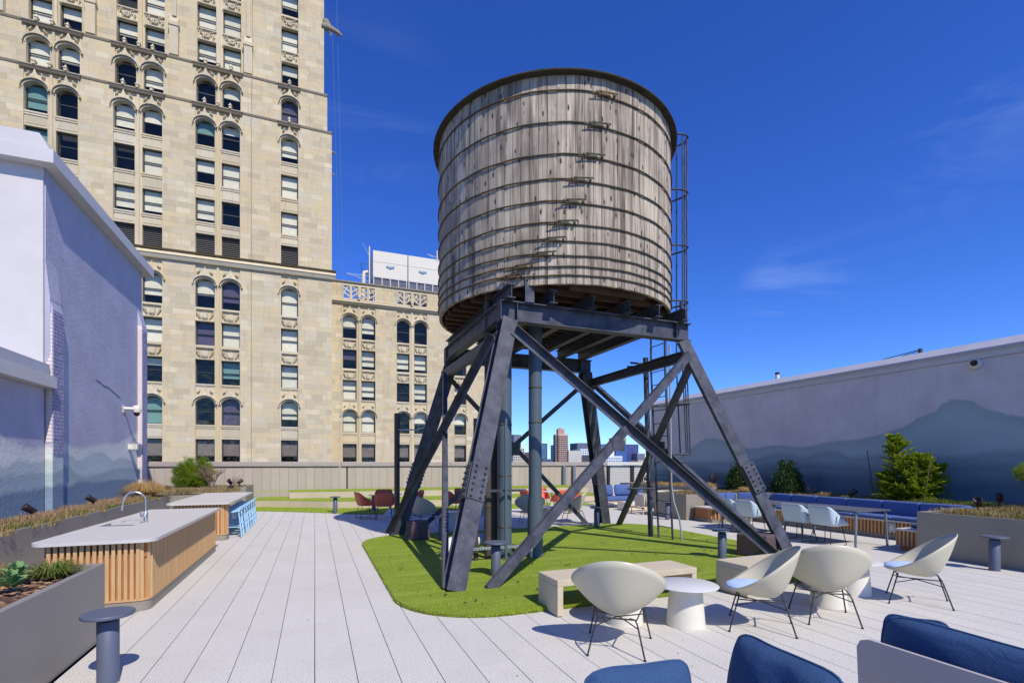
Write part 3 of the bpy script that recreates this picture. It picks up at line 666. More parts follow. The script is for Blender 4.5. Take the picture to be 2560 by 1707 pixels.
ROWS = [(0.9, 4.0, 'r', None), (5.3, 7.75, 'a', 'plain'), (9.05, 11.25, 'r', None), (12.6, 14.75, 'r', 'shield'), (16.05, 18.7, 'a', 'shield'), (20.95, 22.85, 'l', None), (23.9, 26.1, 'r', 'plain'),
        (27.45, 29.7, 'r', 'plain'), (30.9, 33.3, 'a', 'plain'), (34.95, 37.3, 'a', None), (38.95, 41.1, 'r', None), (42.25, 44.5, 'r', 'rose'), (45.75, 48.0, 'r', 'rose'), (49.2, 51.4, 'r', 'rose')]
allblocks = []; SPC = {}
def sp_piece(root, x, y, z0, z1):
    k = round(z1 - z0, 3)
    if k not in SPC: b = MB(); b.box(0, WW, 0, .58, 0, k); SPC[k] = b.mesh('spandrel', 'stone_trim')
    link('spandrel', SPC[k], root, loc=(x - root.location.x, y - root.location.y, z0 - root.location.z))
def arch_piece(root, x, y, z):
    if 'arch' not in SPC:
        b = MB(); Lp, Rp = arch_poly(0, .01)
        for pl in (Lp, Rp): b.prism(pl, 'Y', 0, .58)
        SPC['arch'] = b.mesh('arch_head', 'stone_trim')
    link('arch_head', SPC['arch'], root, loc=(x - root.location.x, y - root.location.y, z - root.location.z))
def facade(root, yf0, xl, xr, cols, rows, setbacks, name):
    """setbacks: list of (zmin, zmax, depth offset, right-edge x)"""
    O = root.location
    for z0, z1, sb, xe in setbacks:
        yf = yf0 + sb
        xs = [c for c in cols]; edges = [xl] + [v for c in xs for v in (c, c + WW)] + [xe]
        for i in range(0, len(edges), 2):
            a, b = edges[i], edges[i + 1]; last = i + 2 >= len(edges); mull = (b - a) < 0.8
            f = yf + (0.10 if mull else 0.0)
            piers = MB(); piers.box(a, b, f + (.03 if not mull else 0), yf + (14 if last else 0.9), z0, z1)
            if mull: piers.box(a + .18, b - .18, f - .12, f, z0, z1)
            else:
                rb = random.Random(int(a * 10 + z0)); nc = max(1, int(round((z1 - z0) / .48))); ch = (z1 - z0) / nc
                for c in range(nc):
                    zz = z0 + c * ch; x = a; first = True
                    while x < b - 1e-3:
                        wd = rb.uniform(.55, 1.55) if not first else rb.uniform(.35, 1.3); first = False
                        x1 = min(b, x + wd)
                        if b - x1 < .3: x1 = b
                        allblocks.append((root, x + .003, x1 - .003, f - rb.uniform(0, .006), f + .032, zz + .003, zz + ch - .003)); x = x1
                # jamb roll mouldings beside the bays
                if not last: piers.box(b - .07, b - .001, f - .03, f, z0, z1)
                if i: piers.box(a + .001, a + .07, f - .03, f, z0, z1)
            piers.build('mullion' if mull else 'pier', 'stone', root)
        zr = [r_ for r_ in rows if z0 <= r_[0] < z1 or (z0 < r_[1] <= z1)]
        zprev = z0
        for (w0, w1, kind, sp) in zr:
            for c in cols:
                if w0 > zprev + .02: sp_piece(root, c, yf + .12, zprev, w0)
                if kind == 'a':
                    nxt = min([r_[0] for r_ in zr if r_[0] > w0] + [z1]); Lp, Rp = arch_poly(w1, w1 + .01)
                    arch_piece(root, c, yf + .12, w1)
                    link('arch_hood', HOOD, root, loc=(c - O.x, yf + .12 - O.y, w1))
                if kind == 'l':
                    hh = round(w1 - w0, 2); LOUV.setdefault(hh, m_louver(hh)); link('louvre', LOUV[hh], root, loc=(c - O.x, yf + .3 - O.y, w0))
                else: add_window(root, c, yf + .36, w0, w1)
                if kind != 'l': link('sill', SILL, root, loc=(c - O.x, yf + .12 - O.y, w0))
                gap = w0 - zprev
                if sp == 'shield': link('carved_panel', SHIELD, root, loc=(c - O.x, yf + .12 - O.y, zprev + .03))
                elif sp == 'rose': link('carved_panel', ROSE, root, loc=(c - O.x, yf + .12 - O.y, zprev + .03))
                elif sp == 'plain':
                    k = round(gap - .22, 2); PLAIN.setdefault(k, m_plain(k)); link('plain_panel', PLAIN[k], root, loc=(c - O.x, yf + .12 - O.y, zprev))
            zprev = w1 + (.01 if kind == 'a' else 0)
        for c in cols:
            if z1 > zprev: sp_piece(root, c, yf + .12, zprev, z1)
    mb = MB(); mb.box(xl, min(xr - .35, setbacks[-1][3] - .4), yf0 + 1.7, yf0 + 13.9, -4, setbacks[-1][1]); mb.build('core', 'dark', root)

TC = [-28.35, -26.28, -22.29, -20.22, -16.26, -14.19, -10.13, -8.05, -3.04]
tw = thing('stone_tower', 'tall beige gothic stone office tower with arched windows filling the upper left', 'tower', (-15, 60, 0))
facade(tw, 53.0, -33, 1.58, TC, ROWS, [(-4, 34.5, 0, 1.58), (34.5, 38.4, .4, 1.16), (38.4, 53, .8, .86)], 'tower')
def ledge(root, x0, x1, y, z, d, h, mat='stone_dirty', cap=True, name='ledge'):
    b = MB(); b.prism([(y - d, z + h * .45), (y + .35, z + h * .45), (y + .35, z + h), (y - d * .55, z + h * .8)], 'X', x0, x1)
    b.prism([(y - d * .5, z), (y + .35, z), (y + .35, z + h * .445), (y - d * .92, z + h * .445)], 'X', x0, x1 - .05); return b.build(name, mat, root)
mb = MB()
b = ledge(tw, -33, 1.95, 53.0, 20.02, .42, .78, 'stone_trim', name='cornice')
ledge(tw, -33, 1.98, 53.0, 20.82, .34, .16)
for zz, yy, xe in ((34.42, 53.0, 1.6), (38.32, 53.4, 1.18)):
    xs = [-33] + [v for c in (-28.35, -22.29, -16.26, -10.13) for v in (c - .25, c + 3.84)] + [-3.29, -1.27, xe + .03]
    for i in range(len(xs) - 1):
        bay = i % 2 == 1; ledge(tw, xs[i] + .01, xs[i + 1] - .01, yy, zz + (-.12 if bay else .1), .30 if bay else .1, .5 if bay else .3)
    for c in (-28.35, -22.29, -16.26, -10.13):
        for xx in (c + .76, c + 1.795, c + 2.83): link('pinnacle', PINN, tw, loc=(xx + 15, yy - 60, zz + .2))
    link('pinnacle', PINN, tw, loc=(-3.04 + .76 + 15, yy - 60, zz + .2))
# recessed vertical joint between the last pier and the single window bay
mb = MB(); mb.box(-5.60, -5.56, 52.95, 52.98, -4, 34.4); mb.box(-5.60, -5.56, 53.35, 53.38, 34.9, 38.3); mb.box(-5.60, -5.56, 53.75, 53.78, 38.9, 53); mb.build('joint', 'stone_dirty', tw)
# upper buttress shafts
for xx in (-18.0, -11.9, -24.1, -5.9):
    mb = MB(); mb.box(xx - .35, xx + .35, 53.35, 53.79, 38.8, 41.4); mb.box(xx - .42, xx + .42, 53.28, 53.79, 41.4, 41.7); mb.prism([(53.30, 41.7), (53.79, 41.7), (53.79, 42.5)], 'X', xx - .34, xx + .34)
    mb.box(xx - .16, xx + .16, 53.62, 53.79, 42.5, 53); mb.build('buttress', 'stone_trim', tw)
# gargoyles on the right edge
def gargoyle(x, y, z, s):
    b = MB(); b.tube([(x - .5 * s, y, z + .1 * s), (x + .2 * s, y, z + .1 * s), (x + .9 * s, y - .05, z - .05 * s), (x + 1.35 * s, y - .05, z - .25 * s)], [.32 * s, .36 * s, .24 * s, .20 * s], 8)
    b.tube([(x + 1.3 * s, y, z - .2 * s), (x + 1.65 * s, y, z - .32 * s)], [.24 * s, .10 * s], 7); b.tube([(x + 1.3 * s, y, z - .02), (x + 1.2 * s, y, z + .28 * s)], [.1 * s, .02], 5)
    for d in (-.2, .2): b.prism([(x - .2 * s, z + .3 * s), (x + .5 * s, z + .3 * s), (x + .1 * s, z + .95 * s), (x - .4 * s, z + .8 * s)], 'Y', y + d * s - .04, y + d * s + .04)
    b.tube([(x, y, z), (x + .5 * s, y, z - .5 * s), (x + .35 * s, y, z - .8 * s)], [.16 * s, .10 * s, .06 * s], 6)
    return b.build('gargoyle', 'stone_dirty', tw)
gargoyle(1.1, 53.9, 45.7, .9); gargoyle(1.0, 53.9, 49.8, .9); gargoyle(1.4, 53.4, 33.0, .35); gargoyle(1.4, 53.4, 30.8, .3)

wg = thing('stone_wing', 'lower beige stone wing with openwork parapet right of the tower', 'building', (11, 66, 0))
WC = [2.96, 5.03, 9.02, 11.09, 16.02]
facade(wg, 60.0, 1.0, 20.41, WC, ROWS[:5], [(-4, 19.9, 0, 20.41)], 'wing')
ledge(wg, 1.0, 20.5, 60.0, 19.92, .40, .5, 'stone_trim', name='cornice')
mb = MB(); mb.box(1.0, 20.3, 60.6, 73.9, 19.9, 20.4); mb.build('roof', 'dark', wg)
# parapet: solid lengths between openwork panels
solid = [1.0, 2.9, 6.68, 8.96, 12.74, 15.96, 17.6, 20.41]; rb = random.Random(8)
for i in range(0, len(solid), 2):
    a, b_ = solid[i], solid[i + 1]
    for c in range(4):
        x = a
        while x < b_ - .01:
            x1 = min(b_, x + rb.uniform(.6, 1.3)); x1 = b_ if b_ - x1 < .3 else x1
            allblocks.append((wg, x + .006, x1 - .006, 60.0 - rb.uniform(0, .012), 60.45, 20.43 + c * .5, 20.92 + c * .5)); x = x1
for i in range(1, len(solid) - 1, 2):
    a, b_ = solid[i], solid[i + 1]; mb = MB(); mb.box(a, b_, 60.0, 60.4, 20.43, 20.62); mb.box(a, b_, 60.0, 60.4, 22.05, 22.38)
    n = 2 if b_ - a > 2 else 1; pwid = (b_ - a) / n
    for k in range(n):
        x0 = a + k * pwid; x1 = x0 + pwid
        mb.box(x0, x0 + .16, 60, 60.4, 20.62, 22.05); mb.box(x1 - .16, x1, 60, 60.4, 20.62, 22.05)
        c = (x0 + x1) / 2; mb.box(c - .12, c + .12, 60.0, 60.35, 20.62, 22.05)
        for s_ in (-1, 1):
            for zb in (20.75, 21.3): mb.tube([(c + s_ * .05, 60.15, zb), (c + s_ * .4, 60.15, zb + .28), (c + s_ * (pwid / 2 - .1), 60.15, zb + .55)], .10, 6)
            mb.tube([(c + s_ * .08, 60.15, 22.0), (c + s_ * .35, 60.15, 21.95), (c + s_ * .55, 60.15, 21.6), (c + s_ * (pwid / 2 - .08), 60.15, 21.0)], .09, 6)
    mb.build('openwork_panel', 'stone_trim', wg)
mb = MB(); mb.prism([(59.85, 22.40), (60.6, 22.40), (60.6, 22.6), (60.25, 22.68), (59.85, 22.5)], 'X', 1.0, 20.5); mb.build('parapet_cap', 'stone_dirty', wg)
for c in (2.96, 9.02): link('pinnacle', PINN, wg, loc=(c + 1.795 - 11, -6, 20.5))
mb = MB()
for k, x in enumerate((5.4, 7.6, 9.4, 10.6, 11.8, 13.6, 16.2)): mb.box(x, x + (.9, 1.2, .8, .9, 1.0, 1.6, 1.8)[k], 61.5, 62.6, 20.41, (21.2, 21.9, 21.3, 22.0, 21.6, 22.0, 21.8)[k])
mb.box(4.9, 20.0, 63, 63.4, 20.42, 21.5); mb.build('roof_ducts', 'galv', wg)
# ashlar blocks: the 300 nearest of each building as parts, the rest joined
for root in (tw, wg):
    B_ = [b for b in allblocks if b[0] is root]
    B_.sort(key=lambda b: math.dist(((b[1] + b[2]) / 2, b[3], (b[5] + b[6]) / 2), (0, 0, 1.8)) + (1000 if b[5] < 1.9 or b[1] < -28 else 0))
    cube = MB(); cube.box(0, 1, 0, 1, 0, 1); cube = cube.mesh('stone_block', 'stone'); O = root.location
    for _, x0, x1, y0, y1, z0, z1 in B_[:300]: link('stone_block', cube, root, loc=(x0 - O.x, y0 - O.y, z0 - O.z), scale=(x1 - x0, y1 - y0, z1 - z0))
    mb = MB()
    for _, x0, x1, y0, y1, z0, z1 in B_[300:]: mb.box(x0, x1, y0, y1, z0, z1)
    link('stone_block', mb.mesh('stone_block_rest', 'stone', tuple(O)), root, kind='stuff')

# ---- wrapped plant room on the wing roof
ph = thing('wrapped_rooftop_unit', 'white shrink-wrapped rooftop box with blue emblems above a glazed strip', 'rooftop unit', (12, 70, 20.4))
for a, b_ in ((6.93, 11.30), (11.42, 19.5)):
    mb = MB(); mb.box(a, b_, 66, 74, 25.75, 29.0); mb.box(a - .02, b_ + .02, 65.97, 66, 27.6, 27.66); mb.build('wrap', 'white', ph)
    mb = MB(); x = a
    while x < b_ - .02:
        x1 = min(b_, x + 1.05); mb.box(x, x + .12, 65.95, 66.1, 20.4, 25.7); x = x1
    mb.box(a, b_, 65.94, 66.12, 25.55, 25.74); mb.build('glazing_bars', 'whitewall', ph)
    mb = MB(); mb.box(a + .02, b_ - .02, 66.06, 73.9, 20.4, 25.54); mb.build('glazing', simple('dusty_dark_glass', (0.11, 0.12, 0.15), 0.3, var=.3), ph)
for x, z in ((8.6, 27.0), (12.8, 26.95)):
    mb = MB(); mb.prism([(x, z), (x + .35, z - .08), (x + .5, z - .2), (x + .65, z - .08), (x + 1.0, z), (x + 1.0, z + .22), (x, z + .22)], 'Y', 65.93, 65.96); o = mb.build('emblem', simple('blue_print', (0.05, 0.22, 0.42), .6), ph)
    mb = MB()
    for k in range(6): mb.box(x + .14 + k * .12, x + .22 + k * .12, 65.915, 65.928, z + .03, z + .14)
    link('lettering', mb.mesh('lettering', 'white', off(o)), o)
an = thing('rooftop_antenna', 'white rooftop mast with thin yagi arm left of the wrapped box', 'antenna', (6.48, 66, 20.4))
mb = MB(); mb.tube([(6.48, 66, 20.4), (6.48, 66, 29.4)], .09, 8); mb.build('mast', 'white', an)
mb = MB(); mb.tube([(6.42, 66, 28.3), (5.6, 66, 29.7)], .03, 6); mb.tube([(3.7, 66, 25.6), (6.4, 66, 25.6)], .035, 6); mb.tube([(3.7, 66, 25.6), (5.0, 66, 25.35), (6.4, 66, 24.9)], .03, 6); mb.build('arm', 'galv', an)
mb = MB(); mb.tube([(5.75, 66, 20.5), (5.75, 66, 25.4), (5.85, 66, 26.0), (6.3, 66, 26.1)], .24, 10); mb.build('duct', 'white', an)
mb = MB()
for z in (26.4, 27.1): mb.tube([(5.5, 66, z), (6.5, 66, z)], .03, 5)
for x in (5.5, 6.45): mb.tube([(x, 66, 25.9), (x, 66, 27.2)], .03, 5)
mb.build('railing', 'wire', an)
an2 = thing('rooftop_antenna', 'short mast with crossed thin arms just left of the water tank', 'antenna', (15.25, 66, 28.9))
mb = MB(); mb.tube([(15.25, 66, 28.9), (15.25, 66, 30.2)], .09, 8); mb.tube([(13.9, 66, 29.6), (14.7, 66, 29.2)], .03, 5); mb.tube([(14.2, 66, 29.5), (15.2, 66, 29.3)], .03, 5); mb.build('mast', 'white', an2)
# window-cleaning ropes
for i, (a, b_) in enumerate((((1.9, 52.4, 53), (3.0, 59.6, 22)), ((1.6, 52.4, 45), (2.6, 59.6, 22.8)), ((3.0, 59.5, 22.6), (2.6, 59.5, 0)), ((9.0, 59.4, 22.4), (7.2, 59.0, 1)), ((13.5, 59.4, 22.5), (10.2, 56, 1)))):
    mb = MB(); mb.tube([a, b_], .010, 4); mb.build('cleaning_rope', 'galv', label=['thin white rope hanging beside the tower edge, outer strand', 'thin white rope hanging beside the tower edge, inner strand', 'thin rope down the left pier of the stone wing', 'thin rope slanting down the middle of the stone wing', 'thin rope slanting from the openwork parapet behind the tank legs'][i], cat='rope', group='window cleaning ropes')

# ---- distant skyline (north-east of the roof), each building its own thing
def sky_building(label, x0, x1, y, ztop, col, kind, wcol=(0.06, 0.08, 0.11), fl=3.6, seed=1, depth=25):
    r = thing('distant_building', label, 'building', ((x0 + x1) / 2, y, -75)); mt = simple('far_facade', col, .7, var=.06, scale=.05)
    wm_ = simple('far_windows', wcol, .25, var=.25, scale=.2)
    mb = MB(); mb.box(x0, x1, y, y + depth, -75, ztop); mb.build('walls', mt, r)
    q = MB(); z = -12.0; rr = random.Random(seed)
    while z < ztop - 2.5:
        if kind == 'band': q.box(x0 + .6, x1 - .6, y - .3, y + .2, z, z + fl * .5)
        elif kind == 'grid':
            n = max(2, int((x1 - x0) / 3.2)); s_ = (x1 - x0) / n
            for k in range(n): q.box(x0 + s_ * (k + .22), x0 + s_ * (k + .78), y - .3, y + .2, z, z + fl * .55)
        elif kind == 'curtain': q.box(x0 + .2, x1 - .2, y - .25, y + .2, z, z + fl * .86)
        z += fl
    if q.v: q.build('windows', wm_, r)
    return r
sky_building('side slab of the salmon brick residential tower with banded balconies, shade painted in its darker colour', 348.0, 351.5, 698, 46, (0.34, 0.22, 0.17), 'band', (0.10, 0.06, 0.05), 3.0, depth=8)  # same brick as the sunlit face, colour darkened to stand for the shaded side
sb_ = sky_building('sunlit salmon brick tower face ringed by pale balconies', 351.5, 368.2, 695, 47, (0.56, 0.38, 0.29), 'grid', (0.15, 0.09, 0.07), 3.0, depth=9)
mb = MB()
z = -10
while z < 46: mb.box(351.3, 368.4, 693.6, 694.6, z, z + .7); z += 3.0
mb.build('balconies', simple('pale_balconies', (0.66, 0.50, 0.42), .7), sb_)
mb = MB(); mb.box(352.5, 363.5, 698, 704, 47, 55); mb.box(356, 359, 699, 703, 55, 56.5); mb.build('crown', simple('brick_crown', (0.48, 0.27, 0.19), .7), sb_)
sky_building('dark blue glass block with roof aerials left of the salmon tower', 327, 344.5, 720, 33, (0.06, 0.10, 0.19), 'curtain', (0.10, 0.20, 0.34))
sky_building('navy slab in front of the dark blue glass block', 322, 338, 690, 8, (0.07, 0.09, 0.16), 'grid')
sky_building('pale teal glass block right of the salmon tower', 372, 393, 740, 32, (0.30, 0.46, 0.46), 'curtain', (0.34, 0.52, 0.52))
sky_building('blank beige slab right of the salmon tower', 366.6, 390, 690, 21, (0.52, 0.50, 0.44), 'none')
sky_building('small tan gabled block in front of the beige slab', 381, 391, 650, 13.5, (0.48, 0.40, 0.28), 'grid')
sky_building('white gridded apartment block with dark top floors', 393, 414.5, 700, 24, (0.72, 0.74, 0.78), 'grid', (0.10, 0.16, 0.28))
sky_building('charcoal upper storeys above the white gridded block', 394, 414, 712, 34, (0.09, 0.11, 0.15), 'curtain', (0.12, 0.14, 0.20))
sky_building('slim light grey tower behind the right rear leg', 442, 456, 700, 33, (0.66, 0.68, 0.70), 'none')
sky_building('white stepped apartment block with large windows', 432, 465, 690, 13, (0.70, 0.72, 0.74), 'grid', (0.12, 0.22, 0.34), 4)
sky_building('white penthouse storey stepping up behind the stepped block', 434, 450, 705, 20, (0.72, 0.74, 0.76), 'grid', (0.12, 0.22, 0.34), 4)
sky_building('cobalt blue curtain wall office block', 458.6, 480.3, 700, 32.6, (0.05, 0.10, 0.26), 'curtain', (0.05, 0.13, 0.36))
sky_building('violet navy office block beside the cobalt one', 480.5, 507, 705, 33, (0.06, 0.06, 0.17), 'curtain', (0.07, 0.08, 0.24))
sky_building('grey ribbed low block in front of the violet office block', 494, 509, 690, 17.8, (0.22, 0.22, 0.28), 'grid', (0.10, 0.10, 0.18))
sky_building('tan tower half hidden behind the ladder', 500, 520, 760, 47, (0.52, 0.38, 0.25), 'grid', (0.2, 0.13, 0.1))
sky_building('low cream block at the foot of the office blocks', 474, 494, 660, 6, (0.60, 0.50, 0.36), 'grid')
sky_building('grey gridded tower left of the big pipe', 279, 291, 700, 44.7, (0.20, 0.21, 0.28), 'grid', (0.10, 0.11, 0.18))
sky_building('cream brick block low between the pipes', 270, 288, 680, 24, (0.62, 0.54, 0.42), 'grid')
sky_building('dark maroon low block between the pipes', 290, 305, 690, 18, (0.13, 0.07, 0.07), 'grid')
sky_building('pale slim block right of the big pipe', 316, 323, 700, 19, (0.55, 0.56, 0.55), 'grid')
sky_building('long low grey rooftops along the skyline foot', 250, 560, 770, 3.5, (0.24, 0.25, 0.29), 'none')

# ================================================================== WATER TOWER
def frame_m(p0, p1, n):
    p0 = Vector(p0); p1 = Vector(p1); a = (p1 - p0); l = a.length; a.normalize(); n = Vector(n); n = (n - a * n.dot(a)).normalized(); b = a.cross(n)
    return Matrix(((b.x, n.x, a.x, p0.x), (b.y, n.y, a.y, p0.y), (b.z, n.z, a.z, p0.z), (0, 0, 0, 1))), l
def ibeam(mb, p0, p1, n, wd, dp, t=.016, e0=0, e1=0):
    m, l = frame_m(p0, p1, n)
    mb.box(-wd / 2, wd / 2, dp / 2 - t, dp / 2, -e0, l + e1, m); mb.box(-wd / 2, wd / 2, -dp / 2, -dp / 2 + t, -e0, l + e1, m); mb.box(-t / 2, t / 2, -dp / 2 + t, dp / 2 - t, -e0, l + e1, m)
def channel(mb, p0, p1, n, wd, dp, t=.012):
    """web faces n, flanges point away from n"""
    m, l = frame_m(p0, p1, n)
    mb.box(-wd / 2, wd / 2, -t, 0, 0, l, m); mb.box(-wd / 2, -wd / 2 + t, -dp, -t, 0, l, m); mb.box(wd / 2 - t, wd / 2, -dp, -t, 0, l, m)
def angle(mb, p0, p1, n, wd, dp, t=.012, flip=1):
    m, l = frame_m(p0, p1, n)
    mb.box(-wd / 2, wd / 2, -t, 0, 0, l, m); x = wd / 2 if flip > 0 else -wd / 2 + t
    mb.box(x - t, x, 0.0005, dp, 0, l, m)
tcx, tcy = 4.83, 9.82
wt = thing('water_tower', 'weathered wooden water tank with rusty hoops on a black steel stand above the lawn', 'water tower', (tcx, tcy, 0))
FEET = {'FL': (1.78, 6.74), 'FR': (8.30, 6.86), 'RL': (1.92, 12.62), 'RR': (7.88, 12.62)}
TOPS = {'FL': (3.06, 7.97), 'FR': (6.72, 7.97), 'RL': (3.06, 11.72), 'RR': (6.72, 11.72)}
ZB = 4.20
legs = {}
for k in FEET:
    sy = -1 if k[0] == 'F' else 1
    p0 = (*FEET[k], .02); p1 = (*TOPS[k], ZB)
    mb = MB(); (channel(mb, Vector(p0) + Vector((0, -.10, 0)), Vector(p1) + Vector((0, -.10, 0)), (0, sy, 0), .25, .075) if k == 'FR' else ibeam(mb, p0, p1, (0, sy, 0), .27, .27, .022))
    legs[k] = mb.build('leg', 'steel', wt)
    # splice plates with bolt studs
    m, l = frame_m(p0, p1, (0, sy, 0)); c0, c1 = l * .29, l * .415
    q = MB(); q.box(-.135, .135, .136, .152, c0, c1, m)
    if k == 'FR': q.box(-.12, .12, .10, .135, c0, c1, m)
    else: q.box(-.152, -.137, -.11, .11, c0, c1, m); q.box(.137, .152, -.11, .11, c0, c1, m)
    sp = link('splice_plate', q.mesh('splice_plate', 'steel', off(legs[k])), legs[k])
    q = MB()
    for i in range(6):
        z = c0 + (c1 - c0) * (i + .5) / 6
        for x in (-.075, .075):
            q.tube([m @ Vector((x, .152, z)), m @ Vector((x, .175, z))], .019, 6); q.tube([m @ Vector((x, .175, z)), m @ Vector((x, .195, z))], .009, 6)
            if k != 'FR': q.tube([m @ Vector((-.152, x, z)), m @ Vector((-.178, x, z))], .019, 6); q.tube([m @ Vector((.152, x, z)), m @ Vector((.178, x, z))], .019, 6)
    link('bolt', q.mesh('bolt', 'steel', off(legs[k])), legs[k], kind='stuff')
def P3(k, t, dy=0, dx=0):
    return Vector((FEET[k][0] + (TOPS[k][0] - FEET[k][0]) * t + dx, FEET[k][1] + (TOPS[k][1] - FEET[k][1]) * t + dy, .03 + (ZB - .03) * t))
def brace(a, ta, b, tb, n, dn, wd=.14, kind='L', flip=1, da=(0, 0), db=(0, 0)):
    p = P3(a, ta); q = P3(b, tb); n_ = Vector(n); p = p + n_ * dn + Vector((da[0], da[1], 0)); q = q + n_ * dn + Vector((db[0], db[1], 0))
    mb = MB(); (channel if kind == 'C' else angle)(mb, p, q, n, wd, .10, flip=flip) if kind != 'C' else channel(mb, p, q, n, wd, .09)
    return mb.build('cross_brace', 'steel', wt)
# front face X (in front of the legs), left, right, rear
brace('FL', .955, 'FR', 0.0, (0, -1, 0), .17, .15, 'L', -1, (.08, 0), (-.42, 0))
brace('FL', 0.0, 'FR', .93, (0, -1, 0), .145, .15, 'C', 1, (.50, 0), (-.05, 0))
brace('FL', .93, 'RL', 0.0, (-1, 0, 0), .17, .14, 'L', 1, (0, .05), (-.06, -.12))
brace('FL', 0.0, 'RL', .93, (-1, 0, 0), .145, .14, 'C', 1, (0, .05), (0, -.12))
brace('FR', .92, 'RR', 0.0, (1, 0, 0), .15, .12, 'L', 1, (0, .1), (0, -.45))
brace('FR', 0.0, 'RR', .92, (1, 0, 0), .18, .12, 'L', -1, (0, .45), (0, -.1))
brace('RL', .92, 'RR', 0.0, (0, 1, 0), .15, .12, 'L', 1, (.1, 0), (-.5, 0))
brace('RL', 0.0, 'RR', .92, (0, 1, 0), .18, .12, 'L', -1, (.5, 0), (-.1, 0))
def gusset(x0, x1, y, z0, z1, axis):
    mb = MB(); mb.box(x0, x1, y - .006, y + .006, z0, z1) if axis == 'Y' else mb.box(y - .006, y + .006, x0, x1, z0, z1)
    return mb.build('gusset_plate', 'steel', wt)
gusset(4.66, 4.90, 7.20, 2.0, 2.18, 'Y'); gusset(4.75, 5.08, 12.30, 2.0, 2.35, 'Y'); gusset(9.5, 9.85, 7.56, 2.0, 2.3, 'X')
# horizontal struts on the sides
for k, x in (('L', 2.86), ('R', 6.93)):
    mb = MB(); s_ = -1 if k == 'L' else 1; channel(mb, (x, 7.95, 3.93), (x, 11.95, 3.93), (s_, 0, 0), .2, .12); mb.build('side_strut', 'steel', wt)
# main beams
for y in (7.96, 11.74):
    mb = MB(); ibeam(mb, (2.90, y, 4.375), (6.90, y, 4.375), (0, 0, 1), .2, .34, .018); mb.box(2.90, 2.912, y - .098, y + .098, 4.225, 4.525); mb.box(3.2, 3.21, y - .09, y + .09, 4.225, 4.525); mb.box(6.55, 6.56, y - .09, y + .09, 4.225, 4.525); mb.build('main_beam', 'steel', wt)
for i, x in enumerate((3.04, 3.82, 4.60, 5.36, 6.02, 6.64)):
    mb = MB(); ibeam(mb, (x, 7.72, 4.66), (x, 11.95, 4.66), (0, 0, 1), .15, .225, .014); mb.build('joist', 'steel', wt)
for x in (2.94,):
    mb = MB(); ibeam(mb, (x, 8.08, 4.37), (x, 11.62, 4.37), (0, 0, 1), .16, .30, .014); mb.build('side_beam', 'steel', wt)
for x, y, a in ((3.42, 7.86, 0), (6.70, 7.95, 1.1)):
    mb = MB(); m = Matrix.Translation((x, y, 0)) @ Matrix.Rotation(a, 4, 'Z'); mb.box(-.085, .085, -.02, 0, 4.56, 4.98, m); mb.box(-.085, .085, -.02, .16, 4.548, 4.56, m); b = mb.build('hold_down_plate', 'steel', wt)
    q = MB()
    for xx in (-.045, .045): q.tube([m @ Vector((xx, -.02, 4.93)), m @ Vector((xx, -.045, 4.93))], .018, 6)
    link('bolt', q.mesh('bolt', 'steel', off(b)), b)
# timber dunnage and tank floor
TR = 2.45
for i in range(15):
    y = tcy - 2.2 + i * .314; hw = math.sqrt(max(.05, (TR - .12) ** 2 - (y - tcy) ** 2))
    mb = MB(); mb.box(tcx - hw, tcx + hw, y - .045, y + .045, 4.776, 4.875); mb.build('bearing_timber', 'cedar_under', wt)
fl = [0]
for i in range(24):
    x0 = tcx - 2.36 + i * .197; x1 = x0 + .19; xm = max(abs(x0 - tcx), abs(x1 - tcx)); hw = math.sqrt(max(.02, 2.36 ** 2 - min(xm, 2.355) ** 2))
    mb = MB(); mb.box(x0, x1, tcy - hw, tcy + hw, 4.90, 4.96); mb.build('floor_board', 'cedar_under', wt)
mb = MB(); mb.lathe([(TR - .09, 4.97), (TR - .09, 8.3)], 64, tcx, tcy, 0); mb.build('inner_lining', 'dark', wt)
# staves
NS = 99; sb_ = MB(); cw = 2 * PI * TR / NS
sb_.prism([(-cw / 2 + .0035, -.06), (cw / 2 - .0035, -.06), (cw / 2 - .0035, .0), (0, .0012), (-cw / 2 + .0035, .0)], 'Z', 0, 3.53)
smesh = sb_.mesh('stave', 'cedar'); rng = random.Random(9)
for i in range(NS):
    t = 2 * PI * i / NS; r_ = TR + rng.uniform(-.004, .004)
    link('stave', smesh, wt, loc=(math.cos(t) * r_, math.sin(t) * r_, 4.83 + rng.uniform(-.004, .004)), rot=(0, 0, t - PI / 2))
